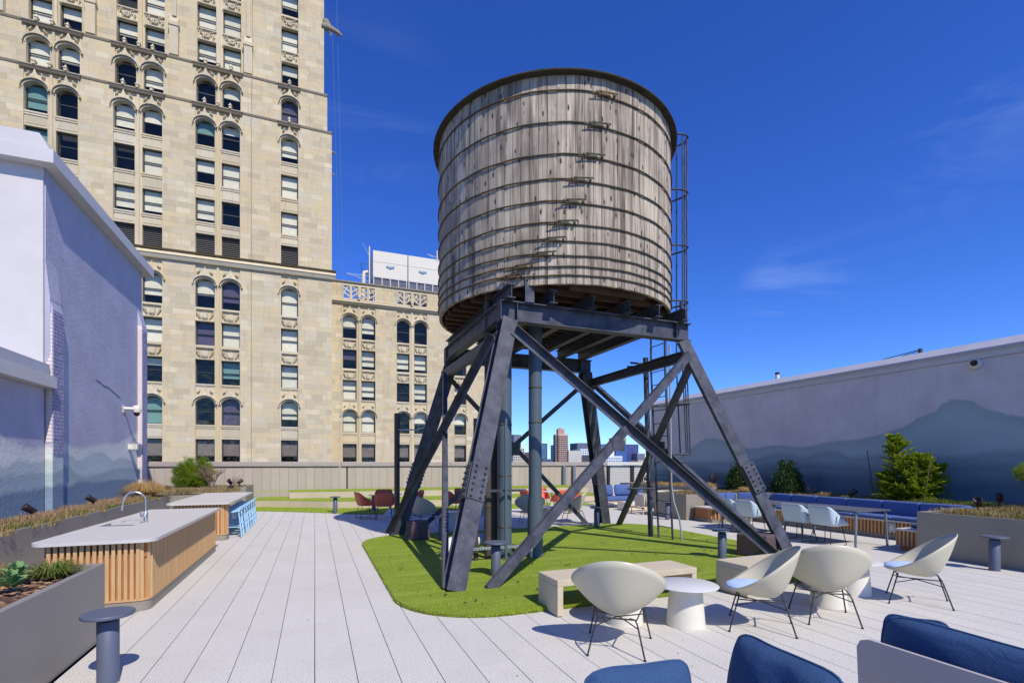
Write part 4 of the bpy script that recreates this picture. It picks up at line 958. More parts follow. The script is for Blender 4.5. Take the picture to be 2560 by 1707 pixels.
# hoops with lugs
phi0 = math.atan2(-tcy, -tcx)
HZ = [8.07, 7.53, 6.99, 6.57, 6.20, 5.84, 5.56, 5.32, 5.14, 4.99]; HA = [.367, .317, .274, .19, .137, .08, .003, -.065, -.21, -.285]
for z, a in zip(HZ, HA):
    n = 96; mb = MB(); t0 = phi0 + a; rr = random.Random(int(z * 100))
    pts = [(tcx + (TR + .019) * math.cos(t0 + 2 * PI * k / n), tcy + (TR + .019) * math.sin(t0 + 2 * PI * k / n), z + .05 * (k / n - .5) * 1.0 + .004 * math.sin(k * 1.3)) for k in range(n + 1)]
    mb.tube(pts, .0135, 6, True); h = mb.build('hoop', 'hoop', wt)
    q = MB(); m = Matrix.Translation((tcx, tcy, z)) @ Matrix.Rotation(t0, 4, 'Z')
    q.box(TR + .015, TR + .065, -.07, .07, -.018, .018, m); q.tube([m @ Vector((TR + .05, -.26, -.03)), m @ Vector((TR + .05, .10, -.02))], .013, 6); q.tube([m @ Vector((TR + .055, -.12, .028)), m @ Vector((TR + .055, .22, .035))], .013, 6)
    for yy in (-.17, .15): q.tube([m @ Vector((TR + .05, yy, 0)), m @ Vector((TR + .05, yy + .03, 0))], .03, 6)
    lg = link('lug', q.mesh('lug', 'hoop', off(h)), h)
# roof: overhanging boards and low cone
mb = MB(); n = 72
mb.lathe([(2.572, 8.378), (2.568, 8.392), (1.6, 8.62), (.02, 8.9)], n, tcx, tcy, 0, smooth=False); mb.build('roof', 'shingle', wt)
rb = MB(); rb.box(-.118, .118, 2.05, 2.575, .004, .014)
rbm = rb.mesh('eaves_board', 'shingle')
for i in range(68):
    t = 2 * PI * i / 68; link('eaves_board', rbm, wt, loc=(0, 0, 8.352 + rng.uniform(-.006, .006)), rot=(0, 0, t))
# ladder with safety cage
ld = thing('caged_ladder', 'dark steel ladder with hooped safety cage up the right side of the tank', 'ladder', (7.58, 9.5, 0))
def lad(z):  # lean of the ladder line
    return 7.60 - .22 * min(1, z / 4.0)
for y in (9.27, 9.77):
    mb = MB(); mb.tube([(lad(0), y, .05), (lad(4), y, 4.0), (lad(4), y, 9.2)], .024, 6); mb.build('rail', 'steel', ld)
rung = MB(); rung.tube([(0, -.25, 0), (0, .25, 0)], .011, 6); rme = rung.mesh('rung', 'steel')
for i in range(29): z = .32 + i * .3; link('rung', rme, ld, loc=(lad(z) - 7.58, .02, z))
for z in (2.0, 3.15, 5.45, 6.7, 7.95, 9.2):
    x = lad(z); mb = MB(); mb.tube([(x + .02 + .54 * math.sin(PI * k / 12) ** .8, 9.52 - .36 * math.cos(PI * k / 12) - .28 * math.sin(PI * k / 12), z) for k in range(13)], .02, 6); mb.build('cage_hoop', 'steel', ld)
for k in (2.2, 4, 6, 8, 9.8):
    dx = .02 + .52 * math.sin(PI * k / 12) ** .8; dy = 9.52 - .345 * math.cos(PI * k / 12) - .27 * math.sin(PI * k / 12); mb = MB(); mb.tube([(lad(2.0) + dx, dy, 2.0), (lad(4) + dx, dy, 4), (lad(4) + dx, dy, 9.2)], .016, 6); mb.build('cage_bar', 'steel', ld)
mb = MB()
for z in (.9, 3.75): mb.tube([(6.8, 9.9, z + .3), (lad(z), 9.6, z + .3)], .022, 5)
mb.build('bracket', 'steel', ld)
cp = thing('conduit', 'thin pale conduit beside the ladder, kinked outwards near the lawn', 'conduit', (7.65, 9.15, 0))
mb = MB(); mb.tube([(7.60, 9.38, 4.5), (7.62, 9.34, 1.3), (7.64, 9.28, .9), (7.70, 9.15, .5), (7.72, 9.10, .05)], .02, 8); mb.build('conduit_tube', 'galv', cp)
sp = thing('standpipe', 'slim black standpipe rising left of the ladder', 'pipe', (7.44, 9.9, 0))
mb = MB(); mb.tube([(7.47, 9.9, .03), (7.32, 9.9, 4.3)], .062, 12); mb.build('pipe', 'steel', sp)
mb = MB(); mb.tube([(7.36, 9.9, 4.15), (6.9, 9.9, 4.15)], .025, 6); mb.tube([(7.34, 9.9, 4.1), (7.34, 9.9, 4.2)], .075, 12); mb.build('collar', 'steel', sp)
dv = thing('vent_pole', 'dark vent pole behind the left rear leg, tied by thin struts', 'pole', (1.93, 12.80, 0))
mb = MB(); mb.tube([(1.93, 12.8, 0), (1.93, 12.8, 3.05)], .07, 12); mb.build('pole', 'rust', dv)
mb = MB(); mb.tube([(1.95, 12.75, 2.64), (2.3, 12.4, 2.62), (2.75, 12.1, 2.75)], .018, 5); mb.tube([(2.3, 12.4, 2.62), (2.7, 12.3, 2.70)], .016, 5); mb.build('strut', 'galv', dv)

# ---- pipes under the tank
def pipe(label, x, y, r, z1, mat, sleeve=None, z0=.04, bands=()):
    t = thing('pipe', label, 'pipe', (x, y, 0), group=None)
    mb = MB(); mb.tube([(x, y, z0), (x, y, z1)], r, 24); mb.build('pipe_body', mat, t)
    if sleeve: mb = MB(); mb.tube([(x, y, .045), (x, y, sleeve)], r + .022, 24); mb.lathe([(r + .03, .05), (r + .035, .09), (r + .02, .12)], 24, x, y); mb.build('sleeve', mat, t)
    for z in bands: mb = MB(); mb.lathe([(r + .001, z), (r + .008, z + .005), (r + .008, z + .02), (r + .001, z + .025)], 24, x, y, 0); mb.build('seam_band', 'hoop', t)
    return t
pipe('large blue-grey pipe, the right-hand thick one, with a wider sleeve at its foot', 3.87, 8.62, .125, 4.9, 'pipe', 1.13, bands=(2.55, 3.2))
pipe('thick blue-grey pipe left of the largest one, with rust streaks', 3.30, 8.75, .135, 4.9, 'pipe', None, bands=(2.5, 1.55, .6))
pipe('dark tar-smeared pipe in shadow behind the rusty one', 3.25, 9.22, .12, 4.9, 'rust', None)
pipe('rusty brown pipe with shiny tar smears beside the front leg', 2.96, 8.72, .062, 4.9, 'rust', None, bands=(1.0,))
pipe('short brown pipe hidden mostly by the front left leg', 2.70, 8.62, .045, 2.6, 'rust', None)
us = thing('pipe_support_rack', 'perforated steel channel rack clamping the vertical pipes', 'rack', (3.3, 8.5, 0))
def strut(z, x0, x1, y, mat):
    mb = MB(); mb.box(x0, x1, y - .02, y - .016, z, z + .042); mb.box(x0, x1, y - .016, y + .02, z, z + .003); mb.box(x0, x1, y - .016, y + .02, z + .039, z + .042); s_ = mb.build('channel', mat, us)
    q = MB(); x = x0 + .03
    while x < x1 - .03: q.box(x - .011, x + .011, y - .024, y - .0205, z + .014, z + .028); x += .055
    link('slot', q.mesh('slot', 'dark', off(s_)), s_, kind='stuff')
strut(1.28, 2.42, 3.62, 8.50, 'steel'); strut(.26, 2.45, 3.78, 8.46, 'galv')
mb = MB(); mb.box(3.19, 3.23, 8.42, 8.46, .05, 2.6); mb.build('upright', 'pipe', us)
mb = MB(); mb.box(2.50, 2.54, 8.44, 8.48, .05, .28); mb.box(3.70, 3.74, 8.44, 8.48, .05, .28); mb.build('foot', 'galv', us)
ip = thing('wrapped_pipe', 'white wrapped pipe lying on the lawn behind the front leg', 'pipe', (2.6, 9.3, 0))
mb = MB(); mb.tube([(2.30, 9.1, .06), (2.30, 9.12, .2), (2.36, 9.2, .27), (2.5, 9.28, .28), (3.25, 9.5, .28)], .125, 16); mb.build('pipe_wrap', 'insul', ip)
mb = MB(); mb.tube([(3.12, 9.46, .28), (3.2, 9.485, .28)], .14, 16); mb.build('joint_band', 'bollard', ip)

# ================================================================== COUNTERS
def slats_line(root, pts_n, z0, z1, wd=.036, dp=.035):
    """pts_n: list of (x, y, angle of outward normal)"""
    s_ = MB(); s_.box(-wd / 2, wd / 2, 0, dp, 0, 1); me = s_.mesh('slat', 'slat')
    for x, y, a in pts_n: link('slat', me, root, loc=(x - root.location.x, y - root.location.y, z0), rot=(0, 0, a - PI / 2), scale=(1, 1, z1 - z0))
def counter(label, x0, x1, y0, y1, side_slats=True, sink=False):
    c = thing('bar_counter', label, 'counter', ((x0 + x1) / 2, y0, 0))
    top = rrect(x0, x1, y0, y1, .16, 8, (1, 1, 0, 0)); mb = MB(); 
    hole = (x0 + .12, x0 + .54, y0 + 1.66, y0 + 2.16)
    if sink:
        hx0, hx1, hy0, hy1 = hole
        # slab built round the sink opening
        mb.prism([p for p in rrect(x0, x1, y0, hy0, .16, 8, (1, 1, 0, 0))], 'Z', .845, .885); mb.box(x0, x1, hy1, y1, .845, .885); mb.box(x0, hx0, hy0, hy1, .845, .885); mb.box(hx1, x1, hy0, hy1, .845, .885)
    else: mb.prism(top, 'Z', .845, .885)
    mb.build('countertop', 'concrete', c)
    bx0, bx1, by0, by1 = x0 + .07, x1 - .075, y0 + .075, y1 - .05
    if sink:
        b = MB(); b.box(hx0, hx1, hy0, hy0 + .004, .67, .844); b.box(hx0, hx1, hy1 - .004, hy1, .67, .844); b.box(hx0, hx0 + .004, hy0, hy1, .67, .844); b.box(hx1 - .004, hx1, hy0, hy1, .67, .844); b.box(hx0, hx1, hy0, hy1, .66, .669)
        b.build('sink_basin', 'chrome', c)
    if side_slats:
        body = rrect(bx0 + .04, bx1 - .04, by0 + .04, by1, .11, 6, (1, 1, 0, 0)); mb = MB()
        if sink: mb.prism(body, 'Z', .12, .655); 
        else: mb.prism(body, 'Z', .12, .84)
        mb.build('body', 'slat_back', c)
        if sink:
            q = MB(); q.box(bx0 + .045, bx1 - .045, by0 + .06, by0 + .10, .656, .84); q.box(bx1 - .08, bx1 - .042, by0 + .1, by1, .656, .84); q.build('upper_apron', 'slat_back', c)
    else:
        mb = MB(); mb.box(bx0 + .04, bx1 - .55, by0 + .3, by1, .12, .84); mb.build('body', 'bollard', c)
        mb = MB(); mb.prism(rrect(bx0 + .04, bx1 - .04, by0 + .04, by0 + .30, .11, 6, (1, 1, 0, 0)), 'Z', .12, .84); mb.build('end_panel', 'slat_back', c)
    mb = MB(); mb.prism(rrect(bx0 + .02, bx1 - .01, by0 + .012, by1 if side_slats else by0 + .32, .13, 8, (1, 1, 0, 0)), 'Z', .002, .13); mb.build('plinth', 'planter', c)
    mb = MB(); mb.prism(rrect(bx0 + .01, bx1 + .002, by0 + .0, by1 if side_slats else by0 + .33, .14, 8, (1, 1, 0, 0)), 'Z', .1305, .15); mb.build('base_rail', 'slat', c)
    pn = []; r_ = .12; xx = bx0 + .1; n = 14 if side_slats else 14
    step = (bx1 - r_ - xx) / n
    for k in range(n + 1): pn.append((xx + step * k, by0 + .04, -PI / 2))
    for k in (1, 2): t = -PI / 2 + k * PI / 6; pn.append((bx1 - .04 - r_ + .0 + r_ * math.cos(t), by0 + .04 + r_ + r_ * math.sin(t), t))
    ye = by1 if side_slats else by0 + .26; y = by0 + .04 + r_
    while y < ye - .02: pn.append((bx1 - .04, y, 0)); y += .062
    slats_line(c, pn, .151, .84)
    return c
counter('near bar counter with sink, pale top and vertical timber slats', -3.02, -1.80, 7.22, 11.78, True, True)
counter('far bar counter with a row of blue stools along its open side', -3.12, -1.82, 13.20, 17.70, False)
fa = thing('faucet', 'brushed steel gooseneck faucet standing on the near counter', 'faucet', (-2.44, 9.30, .885))
mb = MB(); fx, fy = -2.44, 9.30
mb.tube([(fx, fy, .885), (fx, fy, 1.02)], .030, 14); mb.tube([(fx, fy, 1.02), (fx, fy, 1.06)], [.03, .016], 14)
mb.build('faucet_base', 'chrome', fa)
mb = MB(); rr = .14; cz = 1.215
mb.tube([(fx, fy, 1.05), (fx, fy, cz)] + [(fx - rr + rr * math.cos(PI * k / 10), fy - .02 * k / 10, cz + rr * math.sin(PI * k / 10)) for k in range(1, 11)] + [(fx - 2 * rr - .01, fy - .02, cz - .06)], .0135, 10); mb.tube([(fx - 2 * rr - .01, fy - .02, cz - .055), (fx - 2 * rr - .022, fy - .02, cz - .14)], .017, 10); mb.build('spout', 'chrome', fa)
mb = MB(); mb.tube([(fx, fy - .02, .97), (fx - .04, fy - .05, .98), (fx - .055, fy - .06, 1.07)], [.022, .02, .007], 8); mb.build('handle', 'chrome', fa)

# ---- bar stools
def make_stool():
    t = thing('bar_stool', '', 'stool')
    mb = MB(); mb.grid(lambda u, v: ((u - .5) * .38, (v - .5) * .36, .62 + .03 * (2 * u - 1) ** 2 + (.01 * v)), 8, 4); o = mb.build('seat', 'skyblue', t); mod_solid(o, .022)
    for sx in (-1, 1):
        for sy in (-1, 1):
            mb = MB(); top = .72 if sx > 0 else .61; mb.tube([(sx * .15, sy * .14, top), (sx * .235, sy * .19, .01)], .016, 6); mb.build('leg', 'skyblue', t)
    mb = MB(); mb.tube([(.20, -.17, .72), (.215, 0, .73), (.20, .17, .72)], .018, 6); mb.build('back_rail', 'skyblue', t)
    mb = MB()
    for z, e in ((.20, .215), (.32, .20)):
        mb.tube([(e, -.18, z), (e, .18, z)], .012, 6); mb.tube([(-e, -.18, z), (-e, .18, z)], .012, 6)
    for sy in (-1, 1): mb.tube([(-.21, sy * .178, .26), (.21, sy * .178, .26)], .012, 6)
    mb.build('stretcher', 'skyblue', t); return t
st = make_stool(); u = [False]; names = ['first', 'second', 'third', 'fourth', 'fifth', 'sixth', 'seventh']
for i in range(7): place(st, u, (-1.88, 13.82 + i * .52, 0), random.Random(i).uniform(-.04, .04), 'sky blue bar stool at the far counter, %s from the camera' % names[i], 'blue bar stools')

# ================================================================== PLANTERS
def planter(label, x0, x1, y0, y1, h, mat='planter', t=.05, soil=.06):
    o = thing('planter', label, 'planter', ((x0 + x1) / 2, (y0 + y1) / 2, 0))
    mb = MB(); mb.box(x0, x1, y0, y0 + t, 0.002, h); mb.box(x0, x1, y1 - t, y1, .002, h); mb.box(x0, x0 + t, y0 + t, y1 - t, .002, h); mb.box(x1 - t, x1, y0 + t, y1 - t, .002, h); mod_bevel(mb.build('planter_wall', mat, o), .004)
    rr = random.Random(int(x0 * 7)); nx = max(2, int((x1 - x0) / .12)); ny = max(2, int((y1 - y0) / .12)); hz = {}
    def fn(a, b):
        k = (round(a * nx), round(b * ny)); hz.setdefault(k, rr.uniform(-.02, .02)); return (x0 + t + (x1 - x0 - 2 * t) * a, y0 + t + (y1 - y0 - 2 * t) * b, h - soil + hz[k])
    mb = MB(); mb.grid(fn, nx, ny); mb.build('soil', 'soil', o); return o
planter('grey planter in the near left corner holding lamb ear and sedge', -4.2, -2.02, 2.2, 6.35, .77, 'planter_dark', .06)
planter('long grey planter running along the foot of the left mural', -5.26, -4.28, 5.0, 18.75, .77, 'planter_dark')
planter('taupe planter crossing behind the far counter', -5.26, -2.45, 18.76, 20.4, .77)
planter('raised taupe planter with pine and bare shrub by the back wall', -5.2, -2.33, 20.42, 22.9, .93)
planter('taupe planter box left of the corner banquette', 10.87, 14.9, 12.62, 14.25, .81)
planter('long taupe planter behind the banquette below the right mural', 13.36, 14.96, 6.3, 12.6, .81)
planter('taupe planter in the right foreground with dry sedum and spotlights', 11.0, 14.96, 2.5, 6.22, .85)
planter('dark rimmed planter along the mural beyond the sofas', 12.95, 14.96, 14.3, 19.4, .92)
mb = MB(); mb.box(12.0, 12.9, 18.6, 18.75, .002, .86); tag(mb.build('low_white_wall', 'white'), 'low white wall behind the far lounge corner', 'wall')

# ================================================================== BANQUETTE
bq = thing('banquette', 'long built-in timber slat bench with denim blue cushions wrapping the corner', 'bench', (12.9, 9, 0))
def seat_run(x0, x1, y0, y1, nx_, face):
    mb = MB(); mb.box(x0 + .06, x1, y0 + .06, y1 - .0, .10, .40); mb.build('carcass', 'slat_back', bq)
    mb = MB(); mb.box(x0 + .07, x1, y0 + .07, y1, .002, .098); mb.build('plinth', 'planter', bq)
mb = MB(); mb.prism([(12.72, 6.75), (13.34, 6.75), (13.34, 12.55), (11.15, 12.55), (11.15, 11.80), (11.35, 11.66), (12.72, 11.66)][::1], 'Z', .10, .41); mb.build('carcass', 'slat_back', bq)
mb = MB(); mb.prism([(12.70, 6.75), (13.34, 6.75), (13.34, 12.55), (11.12, 12.55), (11.12, 11.78), (11.33, 11.63), (12.70, 11.63)], 'Z', .002, .098); mb.build('plinth', 'planter', bq)
mb = MB(); mb.prism([(12.64, 6.75), (13.34, 6.75), (13.34, 12.56), (11.05, 12.56), (11.05, 11.76), (11.10, 11.66), (11.3, 11.58), (12.64, 11.58)], 'Z', .412, .45); mb.build('seat_slab', 'concrete', bq)
mb = MB(); mb.box(11.28, 13.34, 6.24, 6.745, .10, .41); mb.box(11.31, 13.34, 6.27, 6.70, .002, .098); mb.build('return_carcass', 'slat_back', bq)
mb = MB(); mb.prism(rrect(11.2, 13.34, 6.225, 6.749, .06, 4, (0, 0, 0, 1)), 'Z', .412, .45); mb.build('return_slab', 'concrete', bq)
pn = []; y = 6.80
while y < 11.6: pn.append((12.715, y, PI)); y += .085
x = 12.66
while x > 11.38: pn.append((x, 11.655, -PI / 2)); x -= .085
pn += [(11.29, 11.70, -PI * .62), (11.215, 11.76, -PI * .68), (11.15, 11.84, PI), (11.15, 11.92, PI)]
y = 6.30
while y < 6.72: pn.append((11.275, y, PI)); y += .075
x = 11.32
while x < 12.66: pn.append((x, 6.75, PI / 2)); x += .085
slats_line(bq, pn, .103, .408, .034, .03)
# outlet in the slats
ol = MB(); ol.box(12.66, 12.684, 7.60, 7.76, .17, .39); o = ol.build('outlet_cover', 'outlet', bq)
q = MB(); q.box(12.652, 12.659, 7.64, 7.72, .22, .34); link('outlet_socket', q.mesh('outlet_socket', 'white', off(o)), o)
def cushion(x0, x1, y0, y1, z0, z1, name, m=None, bev=.035, mat='blue_seat', par_=None):
    mb = MB(); mb.box(x0, x1, y0, y1, z0, z1, m); o = mb.build(name, mat, par_ if par_ is not None else bq); mod_bevel(o, bev, 4)
    for p in o.data.polygons: p.use_smooth = True
    return o
ys = [6.78, 7.72, 8.66, 9.60, 10.54, 11.5]
for a, b in zip(ys, ys[1:]): cushion(12.66, 13.16, a + .006, b - .006, .452, .535, 'seat_cushion')
cushion(12.2, 13.14, 11.6, 12.2, .452, .535, 'seat_cushion'); 
ys = [6.45, 7.38, 8.2, 9.1, 9.95, 10.75, 11.42]
for a, b in zip(ys, ys[1:]): cushion(13.13, 13.34, a + .006, b - .006, .50, .87, 'back_cushion')
m = Matrix.Translation((12.82, 11.80, 0)) @ Matrix.Rotation(R(-44), 4, 'Z'); cushion(-.48, .44, 0.0, .18, .47, .87, 'back_cushion', m)
cushion(11.65, 12.08, 12.22, 12.42, .5, .86, 'back_cushion'); cushion(12.09, 12.52, 12.22, 12.42, .5, .86, 'back_cushion')
cushion(12.1, 13.12, 6.25, 6.42, .5, .86, 'back_cushion'); cushion(12.2, 13.1, 6.43, 6.74, .452, .535, 'seat_cushion')
tp = thing('throw_pillow', 'flat navy throw pillow on the near end slab of the banquette', 'pillow', (11.8, 6.45, .45))
cushion(11.55, 12.0, 6.3, 6.66, .452, .53, 'pillow_cover', mat='blue', par_=tp)

# ---- dining tables and chairs
def dining_table(label, x0, x1, y0, y1):
    t = thing('dining_table', label, 'table', ((x0 + x1) / 2, (y0 + y1) / 2, 0), group='charcoal dining tables')
    mb = MB(); mb.prism(rrect(x0, x1, y0, y1, .05, 4), 'Z', .765, .79); mb.build('tabletop', 'dktable', t)
    mb = MB(); mb.prism(rrect(x0 + .03, x1 - .03, y0 + .03, y1 - .03, .05, 4), 'Z', .75, .764); mb.build('apron', 'wire', t)
    for x, sx in ((x0 + .08, -1), (x1 - .08, 1)):
        for y, sy in ((y0 + .08, -1), (y1 - .08, 1)): mb = MB(); mb.tube([(x, y, .75), (x + sx * .035, y + sy * .02, .002)], [.027, .024], 10); mb.build('leg', 'dkleg', t)
dining_table('near charcoal dining table along the banquette', 10.55, 11.66, 7.08, 8.92); dining_table('far charcoal dining table along the banquette', 10.5, 11.56, 9.04, 10.86)
def armchair(mat, label='', cat='chair', name='armchair'):
    t = thing(name, label, cat)
    def fn(u_, v):
        u = 2 * u_ - 1; s_ = abs(u)
        if v < .5:
            k = v / .5; y = .25 - .45 * k; z = .455 - .03 * math.sin(k * PI * .8) - .012 * (1 - k) ** 3
        else:
            k = (v - .5) / .5; a = k * 1.35; y = -.20 - .11 * math.sin(a); z = .44 + .42 * k ** 1.1 + .0
        e = max(0, (s_ - .5) / .5); lift = e ** 1.6
        x = .30 * (math.sin(min(1, s_ / .9) * PI / 2) if s_ < .9 else 1.0 + .03 * (s_ - .9) / .1) * (1 if u > 0 else -1)
        if v < .5: k = v / .5; z += lift * (.21 * (math.sin(min(1, k * 1.25) * PI / 2)) + .01); 
        else: k = (v - .5) / .5; z += lift * .20 * (1 - k) - lift * .19 * k; y += lift * (.30 - .05 * k)
        return (x, y, z)
    mb = MB(); mb.grid(fn, 20, 18); o = mb.build('shell', mat, t); mod_solid(o, .014)
    for s_ in (-1, 1):
        mb = MB(); mb.tube([(s_ * .19, .17, .435), (s_ * .25, .235, .02), (s_ * .25, .225, .012), (s_ * .25, -.245, .012), (s_ * .25, -.255, .02), (s_ * .19, -.17, .42)], .0085, 6); mb.build('sled_leg', 'wire', t)
    mb = MB(); mb.tube([(-.19, .17, .432), (.19, .17, .432)], .008, 6); mb.tube([(-.19, -.17, .418), (.19, -.17, .418)], .008, 6); mb.build('seat_support', 'wire', t)
    return t
bc = armchair('ltblue'); u = [False]
for (x, y, l) in ((10.58, 7.74, 'nearest'), (10.56, 8.42, 'second nearest'), (10.42, 9.68, 'third nearest'), (10.40, 10.28, 'farthest')):
    place(bc, u, (x, y, 0), -PI / 2 + random.Random(l).uniform(-.06, .06), 'powder blue shell armchair at the dining tables, %s of the row' % l, 'powder blue dining armchairs')
oc = armchair('orange'); u = [False]
OG = [((2.38, 17.25), [(1.55, 16.95, 'at the left of the left round table', -1.35), (2.08, 16.45, 'with its back to us at the left round table', -.15), (2.25, 18.1, 'on the far side of the left round table', 2.9), (3.2, 17.4, 'right of the left round table behind the rear leg', 1.6)]),
      ((5.25, 17.0), [(4.45, 16.75, 'left of the middle round table behind the front leg', -1.3), (6.0, 17.0, 'right of the middle round table among the pipes', 1.5), (5.1, 17.8, 'on the far side of the middle round table', 3.1)]),
      ((8.2, 16.75), [(7.25, 16.6, 'left of the right round table, half behind the big pipe', -1.4), (8.15, 15.95, 'brightly lit with its back to us at the right round table', .08), (8.1, 17.55, 'on the far side of the right round table', 3.0), (9.05, 16.85, 'right of the right round table', 1.5)])]
rt = None; ur = [False]
def round_table():
    t = thing('round_dining_table', '', 'table')
    mb = MB(); mb.lathe([(.38, .735), (.385, .745), (.38, .752)], 32); mb.build('tabletop', 'white_grey', t)
    mb = MB(); mb.lathe([(.24, .002), (.24, .03), (.05, .26), (.035, .30), (.035, .734)], 24); mb.build('pedestal', 'white_grey', t); return t
rt = round_table()
for gi, ((tx, ty), ch) in enumerate(OG):
    place(rt, ur, (tx, ty, 0), 0, ['white pedestal table with terracotta chairs, leftmost, in the tank shadow', 'white pedestal table between the tower pipes, middle of three', 'white pedestal table with sunlit terracotta chairs, rightmost'][gi], 'round pedestal tables')
    for x, y, l, a in ch: place(oc, u, (x, y, 0), a, 'terracotta shell armchair ' + l, 'terracotta armchairs')

# ================================================================== SHELL LOUNGE CHAIRS
def lounge_chair():
    t = thing('shell_lounge_chair', '', 'lounge chair')
    A = .455; hl = .415; tilt = R(33); cy, cz = -.01, .655; B = Vector((0, -.13, .345))
    def rim(p):
        s_ = math.sin(p); c_ = math.cos(p); q = hl * s_                  # s_=+1 back/top, -1 front
        wob = .05 * max(0, s_) ** 3
        zz = .425 + .485 * ((1 + s_) / 2) ** 1.35
        return Vector((A * c_ * (1 + .05 * s_ - .10 * max(0, s_) ** 2), cy - (q + wob) * math.cos(tilt), zz + .012 * abs(c_) ** 3))
    def fn(u_, v):
        r_ = rim(2 * PI * u_); v_ = v; a = v_ ** .86; b = v_ ** 1.75
        return (B.x + (r_.x - B.x) * a, B.y + (r_.y - B.y) * a, B.z + (r_.z - B.z) * b)
    mb = MB(); mb.grid(fn, 48, 14, True, True); o = mb.build('shell', 'shell', t); mod_solid(o, .012)
    for sx in (-1, 1):
        mb = MB(); mb.tube([(sx * .20, .20, .385), (sx * .24, .215, .34), (sx * .31, .30, .006)], .0085, 8); mb.lathe([(.014, .001), (.014, .012)], 8, sx * .31, .30); mb.build('leg', 'wire', t)
        mb = MB(); mb.tube([(sx * .12, -.22, .345), (sx * .17, -.23, .335), (sx * .19, -.245, .30), (sx * .26, -.335, .006)], .0085, 8); mb.lathe([(.014, .001), (.014, .012)], 8, sx * .26, -.335); mb.build('leg', 'wire', t)
    mb = MB(); mb.tube([(-.17, -.23, .338), (.17, -.23, .338)], .008, 6); mb.tube([(-.23, .21, .35), (.23, .21, .35)], .008, 6)
    for sx in (-1, 1): mb.tube([(sx * .235, .215, .34), (sx * .18, -.235, .332)], .007, 6); mb.tube([(sx * .255, .235, .27), (-sx * .02, -.01, .29), (-sx * .205, -.26, .26)], .006, 6)
    mb.build('wire_frame', 'wire', t)
    mb = MB(); mb.lathe([(.02, .40), (.20, .405), (.235, .425), (.24, .44), (.225, .458), (.17, .472), (.02, .478)], 28); me_o = mb.build('seat_cushion', 'cushion', t)
    me_o.scale = (1.08, .98, 1.1); me_o.rotation_euler = (R(-2), 0, 0); me_o.location = (0, .10, -.035)
    return t
lc = lounge_chair(); u = [False]
def hd(dx, dy): return math.atan2(dy, dx) - PI / 2
for x, y, d, l in ((2.78, 4.20, (.60, .80), 'with its back to us in front of the nearest stone bench'), (4.55, 4.12, (-.70, .71), 'facing left, the nearer of the two sideways ones'),
                   (5.53, 4.08, (.60, .80), 'with its back to us right of centre beside the white table'), (7.28, 4.12, (-.56, .83), 'facing left with blue cushion, far right by the planter'),
                   (2.80, 14.0, (.75, .66), 'in the tank shadow behind the left rear leg'), (4.60, 13.7, (-.2, .98), 'among the tower pipes in shadow'),
                   (6.0, 13.75, (.35, .94), 'half hidden by the large pipe beyond the lawn'), (7.36, 13.55, (-.72, .70), 'facing left on the sunlit paving beyond the lawn')):
    place(lc, u, (x, y, 0), hd(*d), 'cream shell lounge chair ' + l, 'cream shell lounge chairs')
def side_table():
    t = thing('side_table', '', 'side table')
    mb = MB(); mb.lathe([(.02, .438), (.345, .440), (.352, .446), (.345, .452), (.02, .453)], 48); mb.build('tabletop', 'white_grey', t)
    mb = MB(); mb.lathe([(.212, .002), (.210, .01), (.176, .40), (.172, .437)], 40); mb.build('base', 'white', t); return t
stb = side_table(); u = [False]
for x, y, l in ((3.85, 4.48, 'in the middle foreground between two lounge chairs'), (3.26, 4.80, 'hidden behind the leftmost foreground lounge chair'), (6.05, 4.42, 'behind the lounge chair right of centre'), (6.93, 4.70, 'next to the stone bench end, far right of the lawn corner'),
                (3.6, 13.5, 'in the tank shadow beyond the lawn'), (6.72, 13.95, 'between two lounge chairs beyond the lawn')):
    place(stb, u, (x, y, 0), 0, 'round white side table ' + l, 'round white side tables')

# ---- cast stone benches
def bench(label, x0, x1, y0, y1, h=.43, rz=0.0):
    o = thing('stone_bench', label, 'bench', (x0, y0, 0), 0, 'sand coloured stone benches'); t = .075
    mb = MB(); mb.box(x0, x1, y0, y1, h - t, h); a = mod_bevel(mb.build('seat_slab', 'bench', o), .006)
    for x in (x0, x1 - t): mb = MB(); mb.box(x, x + t, y0, y1, .012, h - t - .0006); mod_bevel(mb.build('leg', 'bench', o), .006)
    o.rotation_euler = (0, 0, rz)
bench('sand coloured stone bench at the front edge of the lawn, left one', 2.63, 4.67, 5.22, 5.76); bench('sand coloured stone bench at the lawn corner, right one behind the chairs', 5.34, 7.40, 5.02, 5.56, .43, R(2.5))

# ---- bollards
def bollard():
    t = thing('light_bollard', '', 'bollard')
    mb = MB(); mb.lathe([(.076, 0), (.076, .505), (.070, .51)], 32); mb.build('post', 'bollard', t)
    mb = MB(); mb.lathe([(.062, .511), (.062, .547)], 24); mb.build('light_gap', 'dark', t)
    mb = MB(); mb.lathe([(.178, .548), (.182, .552), (.182, .572), (.178, .576)], 48); mb.build('cap', 'bollard', t); return t
bo = bollard(); u = [False]
for x, y, z, l in ((-1.58, 5.04, .0, 'by the near left planter'), (2.62, 7.33, .0, 'on the lawn right of the front left tower leg'), (6.98, 7.15, .0, 'on the lawn behind the right stone bench'), (10.60, 4.83, .0, 'before the right foreground planter'),
                   (.68, 18.95, .03, 'on the terrace turf at the far back'), (10.45, 13.0, .0, 'beside the corner planter left of the banquette'), (7.25, 12.0, .0, 'on the lawn by the right rear leg'), (2.72, 11.3, .0, 'on the lawn behind the tower, next to the ottoman'), (2.05, 19.3, .03, 'at the foot of the terrace behind the left rear leg')):
    place(bo, u, (x, y, z), 0, 'slate blue flat-topped bollard ' + l, 'slate blue light bollards')

